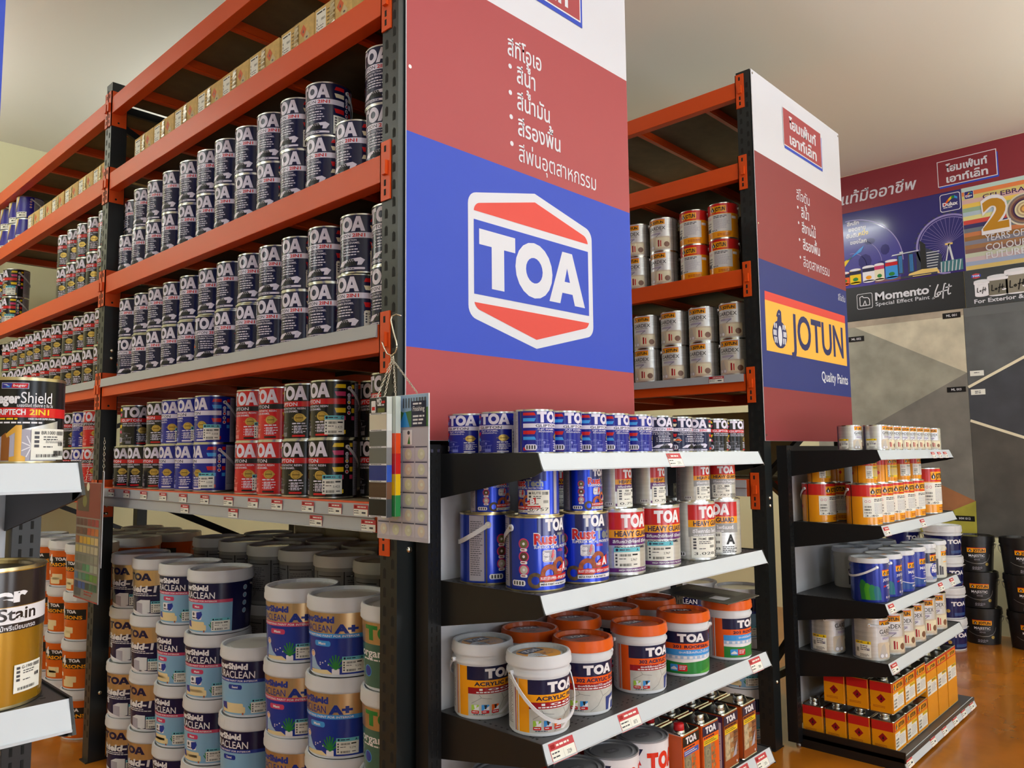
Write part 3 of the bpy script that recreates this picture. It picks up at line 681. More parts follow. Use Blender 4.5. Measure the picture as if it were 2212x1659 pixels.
gtag(rt[0], 2.19, 1.385, 1.50, price='259.-', seed=3); gtag(rt[2], 1.59, 1.385, .749, .10, price='329 บาท', seed=4); gtag(rt[2], 1.895, 1.385, .749, .10, price='875 บาท', seed=5); gtag(rt[2], 2.70, 1.385, .749, .085, price='789 บาท', seed=6)
gtag(rt[3], 2.72, 1.385, .402, .085, price='359.-', seed=7); gtag(rt[3], 2.58, 1.385, .402, .085, price='279.-', seed=8)
GJ, rj = gondola('black end-of-rack shelving unit below the penguin logo panel', 4.01, 5.265, 1.340, (1.50, 1.132, .76, .48), .06)
for xx in (4.86, 4.98, 5.10): gtag(rj[0], xx, 1.34, 1.50, .07, .036, seed=9)
for xx in (4.03, 4.60): gtag(rj[1], xx, 1.34, 1.132, .075, .042, seed=10)
for xx in (4.04, 4.86, 5.08): gtag(rj[2], xx, 1.34, .76, .08, .042, seed=11)
gtag(rj[3], 4.03, 1.34, .48, .09, .042, seed=12)
for xx in (4.03, 4.40, 4.60, 4.80, 4.97, 5.14): gtag(rj[4], xx, 1.295, .06, .085, .042, seed=13)
GB, rb = gondola('nearest shelving unit at the left edge with broad white rails', -.82, .446, 1.385, (1.492, 1.120, .74), .10)
# ------------------------------------------------------------------ products: one builder per kind, meshes shared by its copies
def cyl_mesh(mb, name):
    me = mb.mesh(name); nr = []
    for p in me.polygons:
        for vi in p.vertices:
            v = me.vertices[vi].co
            if p.use_smooth and (abs(v.x)+abs(v.y)) > 1e-5: n = Vector((v.x, v.y, 0)).normalized()
            else: n = p.normal
            nr.append(n)
    for p in me.polygons: p.use_smooth = True
    me.normals_split_custom_set(nr); return me
def join(a, b):
    n = len(a.v); a.v += b.v; a.f += [tuple(i+n for i in q) for q in b.f]; a.sm += b.sm
    a.m += [a.mi(b.mats[i]) for i in b.m]
class Kind:
    def __init__(s, name, cat): s.name = name; s.cat = cat; s.parts = []
    def part(s, name, me, subs=(), label=None): s.parts.append((name, me, subs, label)); return s
class CA:                                       # artwork addressed in degrees round the can and fractions of its height
    def __init__(s, R0, R1, H, z0=0.0, z1=None):
        s.a = Art(); s.k = R0*math.pi/180; s.z0 = z0; s.h = (H if z1 is None else z1)-z0; s.fn = on_cyl(R0, R1, H); s.R0 = R0
    def U(s, d): return d*s.k
    def V(s, v): return s.z0+v*s.h
    def rect(s, d0, v0, d1, v1, m, ly=0): s.a.rect(s.U(d0), s.V(v0), s.U(d1), s.V(v1), m, ly)
    def rrect(s, d0, v0, d1, v1, m, ly=0, rr=None): s.a.rrect(s.U(d0), s.V(v0), s.U(d1), s.V(v1), rr or s.h*(v1-v0)*.4, m, ly)
    def poly(s, pts, m, ly=0): s.a.poly([(s.U(d), s.V(v)) for d, v in pts], m, ly)
    def disc(s, d, v, r_, m, ly=0, n=16): s.a.disc(s.U(d), s.V(v), r_*s.h, r_*s.h, m, ly, n)
    def ring(s, d, v, ro, ri, m, ly=0): s.a.ring(s.U(d), s.V(v), ro*s.h, ri*s.h, m, ly, 16)
    def text(s, b, d, v, h, m, w=None, al='c', bold=.015, ly=1, shear=0, res=2): s.a.text(b, s.U(d), s.V(v), h*s.h, m, None if w is None else s.U(w), al, bold, ly, shear, res)
    def logo3(s, d, v, h, m, w, ly=1): s.a.logo3(s.U(d), s.V(v), h*s.h, m, s.U(w), ly)
    def lines(s, d0, d1, v, n, p, h, m, ly=1, seed=1): s.a.lines(s.U(d0), s.U(d1), s.V(v), n, p*s.h, h*s.h, m, ly, seed)
    def bars(s, d0, d1, v0, v1, m, ly=1, seed=2, n=14): s.a.bars(s.U(d0), s.U(d1), s.V(v0), s.V(v1), m, ly, seed, n)
    def bar(s, p, q, wd, m, ly=1): s.a.bar((s.U(p[0]), s.V(p[1])), (s.U(q[0]), s.V(q[1])), wd*s.h, m, ly)
    def mesh(s, mb=None, name='label'):
        b = s.a.build(s.fn, R(6)*s.R0)
        b.sm = [True]*len(b.f)
        if mb is None: return cyl_mesh(b, name)
        join(mb, b); return mb
def can_shell(R0, H, body, bead=tin, seg=40):
    mb = MB()
    mb.lathe([(0, .002), (R0-.002, .002)], bead, seg, smooth=False)
    mb.lathe([(R0-.001, 0), (R0+.0012, .0012), (R0+.0012, .0035), (R0, .0048)], bead, seg)
    mb.lathe([(R0, .0048), (R0, H-.0050)], body, seg)
    return mb
def can_lid(R0, H, m=tin, seg=40):
    mb = MB()
    mb.lathe([(R0, H-.0050), (R0+.0014, H-.0038), (R0+.0014, H-.0012), (R0-.0004, H)], m, seg)
    mb.lathe([(R0-.0004, H), (R0-.003, H-.0004), (R0-.004, H-.006)], m, seg, smooth=False)
    mb.lathe([(R0-.004, H-.006), (R0-.014, H-.0065), (R0-.015, H-.003), (R0-.019, H-.003), (R0-.020, H-.0075), (R0*.5, H-.0075), (0, H-.0075)], m, seg, smooth=False)
    return cyl_mesh(mb, 'lid')
def bail(R0, zz, d_ear, d_side, drop, m=white_pl, w_=.010, t_=.0022, gap=.006, ears=True, wire=None, swing=1.0):
    """strap handle pivoting on two ears at d_ear and d_ear+180 degrees, hanging on the d_side side"""
    mb = MB(); a0 = R(d_ear); ea = Vector((math.sin(a0), -math.cos(a0), 0)); s0 = R(d_side); sd = Vector((math.sin(s0), -math.cos(s0), 0))
    pts = []
    for k in range(25):
        t = math.pi*k/24
        pts.append(ea*math.cos(t)*(R0+gap) + sd*math.sin(t)*(R0+gap)*swing + Vector((0, 0, zz-drop*math.sin(t))))
    if wire: mb.tube(pts, wire, m, 6)
    else: mb.tube(pts, 0, m, flat=(w_, t_))
    if ears:
        for sg in (1, -1):
            c = ea*sg*(R0+.001)+Vector((0, 0, zz)); n = ea*sg; tdir = Vector((-n.y, n.x, 0))
            for rr, ht, mm in ((w_*.75, gap+.001, m), (w_*.3, gap+.0022, chrome)):
                base = [c+tdir*rr*math.cos(R(q*30))+Vector((0, 0, rr*math.sin(R(q*30)))) for q in range(12)]
                mb.prism(base, n*ht, mm)
    return norm(mb.mesh('handle'))
def teal_sticker(C, d, v, w_, h_, letter, price, seed=1):
    C.rect(d, v, d+w_, v+h_, paper, 5); C.rect(d, v+h_*.78, d+w_, v+h_, teal, 6)
    C.lines(d+w_*.2, d+w_*.72, v+h_*.86, 1, 1, h_*.06, navy, 7, seed); C.disc(d+w_*.11, v+h_*.89, h_*.07, navy, 7, 10)
    C.text(letter, d+w_*.88, v+h_*.82, h_*.13, navy, None, bold=.03, ly=7)
    C.bars(d+w_*.2, d+w_*.62, v+h_*.56, v+h_*.68, ink, 6, seed); C.lines(d+w_*.66, d+w_*.96, v+h_*.60, 1, 1, h_*.08, ink, 6, seed)
    C.lines(d+w_*.18, d+w_*.5, v+h_*.42, 1, 1, h_*.04, dkgrey, 6, seed); C.text(price, d+w_*.72, v+h_*.33, h_*.12, ink, None, bold=0, ly=6)
    C.bars(d+w_*.2, d+w_*.62, v+h_*.07, v+h_*.2, ink, 6, seed+1); C.lines(d+w_*.7, d+w_*.92, v+h_*.12, 1, 1, h_*.05, dkgrey, 6, seed)
    for k in range(4): C.rect(d+w_*.05, v+h_*(.1+.16*k), d+w_*.12, v+h_*(.2+.16*k), dkgrey, 6)
def code_sticker(C, d, v, w_, h_, code, weight=None, seed=1):
    C.rect(d, v, d+w_, v+h_, paper, 5)
    for k in range(4): C.rect(d+w_*.07, v+h_*(.40+.14*k), d+w_*.18, v+h_*(.49+.14*k), dkgrey, 6)
    C.text(code, d+w_*.42, v+h_*.82, h_*.11, ink, None, bold=.01, ly=6); C.bars(d+w_*.66, d+w_*.95, v+h_*.80, v+h_*.93, ink, 6, seed, 10)
    C.lines(d+w_*.28, d+w_*.8, v+h_*.72, 2, h_*.08, h_*.035, dkgrey, 6, seed); C.bars(d+w_*.72, d+w_*.94, v+h_*.45, v+h_*.57, ink, 6, seed+3, 8)
    C.lines(d+w_*.28, d+w_*.6, v+h_*.4, 1, 1, h_*.035, dkgrey, 6, seed)
    if weight: C.text('ปริมาตร '+weight, d+w_*.52, v+h_*.13, h_*.13, ink, w_*.85, bold=0, ly=6)
    else: C.bars(d+w_*.12, d+w_*.75, v+h_*.08, v+h_*.18, ink, 6, seed+2, 18)
def vol_marks(C, d0, v0, d1, v1, m=white):
    C.rrect(d0, v0, d1, v1, m, 2)
    for k in range(4):
        x = d0+(d1-d0)*(.14+.21*k); C.rect(x, v0+(v1-v0)*.18, x+(d1-d0)*.10, v1-(v1-v0)*.18, ink, 3)

GLIP = dict(
    two=dict(body=navy, band=lav, btext=navy, s1=red, s2=cream, name='navy'),
    black=dict(body=blackp, band=red, btext=lav, s1=yellow, s2=pink, name='black'),
    blue=dict(body=blue, band=lav, btext=navy, s1=red, s2=skyb, name='blue'),
    red=dict(body=red, band=ink, btext=lav, s1=yellow, s2=dkred, name='red'))
def glipton(R0, H, st, handle=False, sticker=None, seal_cut=False):
    q = GLIP[st]; k = Kind('paint_can', 'paint can'); mb = can_shell(R0, H, q['body']); C = CA(R0, R0, H)
    C.logo3(0, .70, .25, lav, 92)
    C.rect(-85, .585, 84, .68, q['band'], 0)
    if st == 'two':
        C.text('GLIPTON', -46, .605, .055, q['btext'], 56, al='l', bold=.012, ly=1); C.text('2IN1', 15, .605, .057, red, 31, al='l', bold=.03, ly=1)
        C.text('SUPERIOR PROTECTION', -40, .535, .03, lav, 66, al='l', bold=.012); C.text('PAINT & PRIMER ENAMEL', -46, .488, .03, lav, 80, al='l', bold=.012)
        C.lines(-14, 36, .435, 1, 1, .02, lav, 1, 3)
        for i in range(3): C.disc(-18, .395-.045*i, .012, lav, 1, 8); C.lines(-12, 44-6*i, .386-.045*i, 1, 1, .018, lav, 1, i+4)
        C.disc(-46, .345, .075, lav, 1); C.disc(-46, .345, .067, dkgrey, 2); C.poly([(-60, .33), (-46, .39), (-32, .33)], orange, 3)
        C.poly([(-34, .13), (-18, .21), (36, .255), (46, .215), (38, .13), (28, .13), (30, .19), (-4, .18), (-12, .13)], lav, 1)
        for r_ in range(4):
            for c in range(6-r_): C.rect(-8+3.4*r_/2+c*6+r_*2, .12+.028*r_, -8+3.4*r_/2+c*6+r_*2+5, .145+.028*r_, ink, 3)
        C.rrect(-46, .055, 46, .092, lav, 1); C.lines(-42, 40, .066, 1, 1, .014, q['body'], 2, 8)
    else:
        C.text('GLIPTON', -50, .60, .06, q['btext'], 72, al='l', bold=.015, ly=1)
        if st == 'blue': C.text('FLAT ENAMEL', -44, .535, .032, lav, 56, al='l', bold=.02); C.text('สีน้ำมันชนิดด้าน', -42, .482, .034, lav, 50, al='l', bold=.01)
        else: C.text('SUPER SYNTHETIC RESIN', -46, .535, .034, lav, 88, al='l', bold=.015); C.text('HIGH GLOSS ENAMEL', -46, .485, .034, lav, 70, al='l', bold=.015)
        C.poly([(27+15*math.cos(R(a)), .385+.078*math.sin(R(a))*(1 if a % 30 else 1)) for a in range(0, 360, 15)] , gold, 1); C.poly([(10, .385), (8, .40), (8, .37)], gold, 1); C.poly([(45, .385), (41, .41), (41, .36)], gold, 1)
        C.rect(17, .375, 37, .395, M('gold_dark', (120, 96, 44), .4, .5), 2); C.ring(27, .385, .066, .060, M('gold_dark', (120, 96, 44), .4, .5), 2)
        C.lines(8, 52, .275, 1, 1, .022, lav, 1, 3)
        for i in range(3): C.rect(8, .225-.048*i, 10.5, .24-.048*i, lav, 1); C.lines(13, 50, .232-.048*i, 1, 1, .016, lav, 1, i+5); C.lines(13, 40, .212-.048*i, 1, 1, .011, lav, 1, i+8)
        C.rrect(8, .052, 42, .085, red if st != 'blue' else lav, 1)
        if st == 'red': C.rrect(8, .052, 42, .085, ink, 2)
        sk = M('sketch_'+st, {'black': (120, 118, 130), 'blue': (110, 116, 200), 'red': (220, 120, 120)}[st], .4)
        for p0, p1 in (((-46, .12), (-46, .3)), ((-40, .12), (-40, .34)), ((-40, .33), (-12, .3)), ((-34, .12), (-34, .3)), ((-28, .1), (-28, .28)), ((-50, .18), (-6, .22)), ((-50, .1), (-10, .12)), ((-20, .1), (-20, .2)), ((-12, .1), (-12, .2)), ((-20, .2), (-8, .2)), ((-50, .3), (-30, .3))): C.bar(p0, p1, .007, sk, 1)
        C.rect(-30, .06, -10, .13, sk, 1); C.disc(-26, .255, .03, sk, 1, 8)
    for sg in (1, -1):
        a0, a1 = (57, 84) if sg > 0 else (-49, -85)
        for v0, v1, m, o in ((.86, .925, q['s1'], 4), (.725, .80, q['s2'], -4), (.44, .52, q['s1'], -4), (.315, .385, q['s2'], 4), (.08, .145, q['s1'], 4)):
            C.poly([(a0+sg*max(o, 0), v1), (a1, v1), (a1, v0), (a0+sg*max(-o, 0), v0)][::sg], m, 0)
    for v in (.74, .62, .53, .44): C.disc(93, v, .035, lav, 1, 12); C.disc(93, v, .022, [red, dkgrey, q['s1'], grey][int(v*10) % 4], 2, 10)
    C.rect(89, .655, 97, .705, grey, 1)
    for v0, v1, m in ((.86, .925, q['s1']), (.725, .80, q['s2']), (.585, .68, q['band']), (.44, .52, q['s1']), (.315, .385, q['s2'])): C.rect(101, v0, 111, v1, m, 0)
    for d0, d1 in ((113, 172), (-131, -103)):
        C.rect(d0, .03, d1, .96, grey, 0); C.lines(d0+3, d1-3, .90, 26, .03, .010, dkgrey, 1, 5)
    C.rect(-93.5, .02, -91, .98, M('seam_grey', (90, 90, 96), .3, .8), 1); vol_marks(C, -80, .085, -47, .215, lav)
    C.mesh(mb); k.part('body', cyl_mesh(mb, 'body')); k.part('lid', can_lid(R0, H))
    if sticker:
        C2 = CA(R0, R0, H)
        if sticker[0] == 'teal': teal_sticker(C2, *sticker[1:])
        else: code_sticker(C2, *sticker[1:])
        k.part('price_sticker', C2.mesh())
    if handle: k.part('handle', bail(R0, H*.86, 93, 183, .075, gap=.004))
    return k
def rust_can(R0, H, big=True):
    k = Kind('paint_can', 'paint can'); mb = can_shell(R0, H, metblue, gold_tin); C = CA(R0, R0, H)
    C.rect(-42, .74, 60, .99, M('metallic_deep_blue', (14, 22, 92), .3, .4, .5), 0)
    if big: C.logo3(0, .80, .165, white, 52)
    else: C.logo3(-6, .80, .15, white, 52)
    C.text('Rust', -48, .632, .135, red, 47, al='l', bold=.04, ly=2, res=3); C.text('Rust', -48.8, .624, .15, white, 49, al='l', bold=.06, ly=1, res=3)
    C.text('Tech', 1, .632, .135, M('steel_letter', (140, 146, 156), .3, .6), 50, al='l', bold=.05, ly=2, res=3)
    C.text('SUPERIOR METAL PROTECTION', -48, .572, .035, white, 98, al='l', bold=.02, ly=2)
    C.rrect(-32, .39, -3, .55, white, 2, .006); C.rrect(-31, .398, -4, .542, grey, 3, .005); C.text('Stop', -24.5, .475, .055, white, 13, bold=.05, ly=4); C.text('Rust', -25, .41, .055, white, 13, bold=.05, ly=4)
    C.poly([(-11, .55), (-7, .555), (-9, .49), (-6, .495), (-16, .37), (-11.5, .45), (-15, .445)], red, 5)
    C.text('เคลือบ', 2, .52, .04, pink, 16, al='l', bold=.02, ly=2)
    for i, v in enumerate((.62, .45, .275)):
        C.ring(-68, v+.015, .075, .058, pink, 2); C.disc(-68, v+.015, .056, [M('photo_olive', (110, 110, 70), .5), M('photo_brown', (90, 66, 50), .5), M('photo_steel', (190, 180, 176), .5)][i], 2); C.disc(-68, v+.015, .02, white, 3, 8); C.rrect(-75, v-.085, -61, v-.045, white, 3); C.lines(-73, -63, v-.07, 1, 1, .012, dkred, 4, i)
    vol_marks(C, -94, .075, -65, .15)
    C.a.ring(C.U(-46), C.V(.15), H*.105, H*.055, dkrust, 3, 20); C.a.ring(C.U(-18), C.V(.23), H*.13, H*.065, rust, 4, 20); C.a.ring(C.U(6), C.V(.33), H*.12, H*.06, rust, 3, 20); C.disc(-18, .17, .05, rust, 5, 9); C.disc(-8, .17, .045, rust, 5, 8)
    C.poly([(-38, .14), (42, .155), (42, .225), (-38, .205)], red, 6); C.text('RUST STOPPER - EPOXY COATING', -36, .16, .034, white, 76, al='l', bold=.02, ly=7)
    C.rect(-38, .075, 42, .125, white, 6); C.text('MINI PART A & PART B', -36, .087, .024, ink, 60, al='l', bold=.03, ly=7)
    C.poly([(-2, .24), (30, .26), (30, .40), (6, .32)], red, 7); C.text('PART', 0, .255, .035, white, 12, al='l', bold=.02, ly=8); C.text('A' if big else 'B', 14, .26, .105, white, 14, al='l', bold=.05, ly=8)
    C.rect(-101, .01, -98, .99, M('seam_grey', (90, 90, 96), .3, .8), 1); C.rect(-137, .05, -104, .97, grey, 0); C.lines(-134, -107, .88, 26, .03, .010, dkgrey, 1, 5); C.rect(84, .05, 96, .97, grey, 0)
    C.mesh(mb); k.part('body', cyl_mesh(mb, 'body')); k.part('lid', can_lid(R0, H, gold_tin))
    if not big:
        C2 = CA(R0, R0, H); code_sticker(C2, 6, .05, 62, .5, 'RUTE', '0.757', 4); k.rsticker = C2.mesh()
    if big: k.part('handle', bail(R0, H*.84, -96, -186, .055, gap=.004, w_=.013))
    return k
def heavy_can(R0, H, st, big=True):
    k = Kind('paint_can', 'paint can'); mb = can_shell(R0, H, silver, tin); C = CA(R0, R0, H)
    C.rect(-60, .685, 60, .945, red, 0); C.logo3(0, .715, .20, white, 68)
    C.rect(-60, .565, 60, .685, amber, 0); C.text('HEAVY GUARD', -48, .588, .078, P('deep_plum', (44, 24, 60)), 96, al='l', bold=.035, ly=1, res=3)
    if st == 'enamel':
        C.rect(-60, .455, 60, .565, purple, 0); C.text('สีทับหน้าอีพ็อกซี่ อีโพการ์ด', -52, .488, .042, white, 104, al='l', bold=.02)
        C.text('EPOGUARD ENAMEL', -48, .405, .036, navy, 78, al='l', bold=.03); C.rect(-60, .055, 60, .115, purple, 0); C.text('HIGH PERFORMANCE PROTECTION', -40, .072, .028, white, 90, al='l', bold=.02)
        if big: teal_sticker(C, -50, .125, 60, .295, 'A', '2,967')
        else: C.rect(-60, .4, 60, .455, purple, 0); code_sticker(C, -55, .03, 84, .44, '0000', '0.757', 3)
    else:
        C.rect(-60, .40, 60, .565, M('band_grey', (150, 150, 152), .35), 0); C.text('อีโพการ์ด ไพร์เมอร์', -50, .465, .055, white, 95, al='l', bold=.025); C.lines(-48, 20, .42, 1, 1, .016, white, 1, 2)
        code_sticker(C, -54, .05, 66, .36, 'PRIME' if big else 'HEPR', '3.028' if big else '0.757', 5)
        C.text('A' if big else '', 36, .2, .16, ink, None, bold=.04) if big else None
        C.lines(14, 56, .14, 4, .03, .014, ink, 1, 4)
    vol_marks(C, -94, .075, -68, .145)
    C.rect(-150, .03, -110, .97, grey, 0); C.lines(-147, -113, .9, 26, .03, .010, dkgrey, 1, 5)
    C.mesh(mb); k.part('body', cyl_mesh(mb, 'body')); k.part('lid', can_lid(R0, H, tin)); return k
# --- buckets
def bucket(rl, H, body_m, lid_m, art, taper=.90, lid_h=.042, handle=None, wire=None, lid_disc=None, rim_gap=.006, collar=.024):
    """tapered pail with a deep rimmed lid; art(C) prints on the wall"""
    k = Kind('paint_bucket', 'paint bucket'); rt = rl-rim_gap; rb_ = rl*taper; mb = MB(); Hb = H-lid_h
    mb.lathe([(0, .003), (rb_-.004, 0)], body_m, 40, smooth=False); mb.lathe([(rb_-.004, 0), (rb_, .006), (rb_+(rt-rb_)*.98, Hb+.004)], body_m, 40)
    if collar > .01: mb.lathe([(rt+.001, Hb-.024), (rt+.004, Hb-.020), (rt+.004, Hb-.014), (rt+.0005, Hb-.011)], body_m, 40)
    C = CA(rb_, rt, Hb, .010, Hb-collar); art(C); C.mesh(mb); k.part('body', cyl_mesh(mb, 'body'))
    lb = MB(); lb.lathe([(rt+.001, Hb+.002), (rl-.003, Hb), (rl, Hb+.004), (rl, Hb+lid_h*.45), (rl-.0015, Hb+lid_h*.5), (rl-.001, H-.008), (rl-.004, H-.001), (rl-.007, H)], lid_m, 40)
    lm = M('lid_well_'+lid_m.name, {white_pl.name: (196, 192, 186), orange_pl.name: (206, 84, 20)}.get(lid_m.name, (40, 38, 38)), .12)  # white and orange lid wells tinted darker, imitating the dark shelf reflected there
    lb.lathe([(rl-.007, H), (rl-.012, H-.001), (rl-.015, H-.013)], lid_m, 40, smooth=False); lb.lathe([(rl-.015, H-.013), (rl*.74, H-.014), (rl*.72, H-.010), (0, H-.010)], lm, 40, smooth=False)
    if lid_disc:
        a = Art(); lid_disc(a, rl*.68); join(lb, a.build(face_z(H-.010)))
    k.part('lid', cyl_mesh(lb, 'lid'))
    if handle: k.part('handle', bail(rt, Hb-.017, *handle))
    if wire: k.part('handle', bail(rt+.004, Hb-.018, *wire, M('handle_wire', (150, 150, 150), .3, .9), .006, .002, .006, True, .0018))
    return k
def seal_bucket(st, handle):
    acc = amber if st == 'fill' else P('seal_orange', (228, 88, 24))
    conc = M('print_concrete', (186, 186, 184), .35, noise=.05, scale=30)
    def art(C):
        C.rect(-88, .0, -67, .97, acc, 0); C.rect(-94, .0, -91, .97, acc, 0); C.rect(-98, .0, -96, .97, dkred, 0); C.rect(-67, .0, 70, .97, white, 0); C.rect(70, .0, 88, .97, acc, 0)
        C.rect(-69, .70, 70, .97, navy, 1); C.logo3(0, .735, .19, white, 66, 2); C.rect(-67, .56, 70, .70, acc, 1)
        if st == 'roof':
            C.text('201 ROOFSEAL', -44, .595, .065, navy, 96, al='l', bold=.035, ly=2); C.rect(-67, .42, 70, .56, skyb, 1); C.text('อะคริลิคกันน้ำรั่วซึม', -30, .475, .05, white, 84, al='l', bold=.01, ly=2)
            C.rect(-67, .34, 70, .415, M('pale_blue_band', (160, 186, 220), .4), 1); C.bars(-60, 60, .35, .405, white, 2, 3, 9); C.poly([(-67, .28), (-20, .26), (30, .29), (70, .33), (70, .0), (-67, .0)], green, 1)
            C.poly([(20, .04), (50, .1), (62, .3), (70, .3), (70, .0), (20, .0)], M('leaf_green', (60, 150, 50), .4), 2)
            C.rrect(-52, .06, -12, .21, red, 3, .004); C.rrect(-52, .06, -33, .21, skyb, 4, .004); C.poly([(-50, .12), (-42, .17), (-35, .12), (-35, .09), (-50, .09)], white, 5); C.lines(-30, -14, .17, 3, .035, .016, white, 5, 2)
        else:
            C.text('ACRYLIC FILLER' if st == 'fill' else '302 ACRYLIC SEALER', -54 if st == 'fill' else -47, .595, .07, navy, 110, al='l', bold=.035, ly=2)
            C.rect(-67, .435, 70, .56, dkred, 1); C.text('สีโป๊วผนัง อะคริลิกแท้ 100%' if st == 'fill' else 'อะคริลิคอุดโป๊วผนังยืดหยุ่น', -44, .50, .038, white, 100, al='l', bold=.015, ly=2); C.lines(-50, 60, .455, 1, 1, .022, white, 2, 4)
            C.rect(-67, .0, 70, .435, conc, 1)
            for p0, p1 in (((-60, .25), (-40, .36)), ((-40, .36), (-44, .42)), ((-40, .36), (-20, .33)), ((-4, .12), (8, .3)), ((8, .3), (2, .42)), ((8, .3), (30, .36)), ((-20, .02), (-4, .12))): C.bar(p0, p1, .006, dkgrey, 2)
            if st == 'fill': C.poly([(-6, .04), (10, .14), (40, .30), (46, .26), (16, .10), (2, .03)], white, 2)
            else: C.poly([(16, .0), (46, .0), (46, .3), (16, .26)], M('patch_blue', (40, 60, 130), .4), 2); C.poly([(24, .0), (28, .2), (44, .24), (44, .16), (34, .14), (32, .0)], white, 3)
            for i, (x, c) in enumerate(((-60, M('lime', (160, 200, 70), .4)), (-40, skyb), (-20, orange))):
                if st != 'fill' and i == 2: continue
                C.rect(x, .115, x+15, .225, c, 3); C.poly([(x+3, .12), (x+15, .20), (x+15, .12)], white, 4); C.poly([(x+5, .22), (x+11, .22), (x+9, .14), (x+7, .14)], ink if i else white, 4); C.rrect(x, .055, x+15, .115, red, 3, .002); C.lines(x+2, x+13, .08, 1, 1, .016, white, 4, i)
            C.lines(-56, -28, .03, 1, 1, .014, navy, 3, 7)
        C.rect(-126, .02, -101, .95, M('text_panel', (206, 208, 212), .4), 0); C.lines(-123, -104, .88, 25, .032, .012, dkgrey, 1, 6)
        C.rect(92, .02, 140, .95, MATS['text_panel'], 0); C.lines(96, 136, .88, 25, .032, .012, dkgrey, 1, 6)
    def top(a, r_):
        a.disc(0, 0, r_, r_, amber if st == 'fill' else M('lid_print', (180, 76, 24), .3), 0, 28)
        if st == 'fill': a.poly([(-r_*.9, -.01), (-r_*.1, -.045), (-r_*.05, -.005), (-r_*.3, .02)], white_pl, 1)
        a.rect(-.038, .012, .038, .048, navy, 1); a.logo3(0, .018, .022, white, .058, 2); a.lines(-.03, .035, -.01, 3, .008, .003, dkgrey, 1, 3)
    return bucket(.092, .208, white_pl, white_pl if st == 'fill' else orange_pl, art, .905, .032, handle, lid_disc=top)
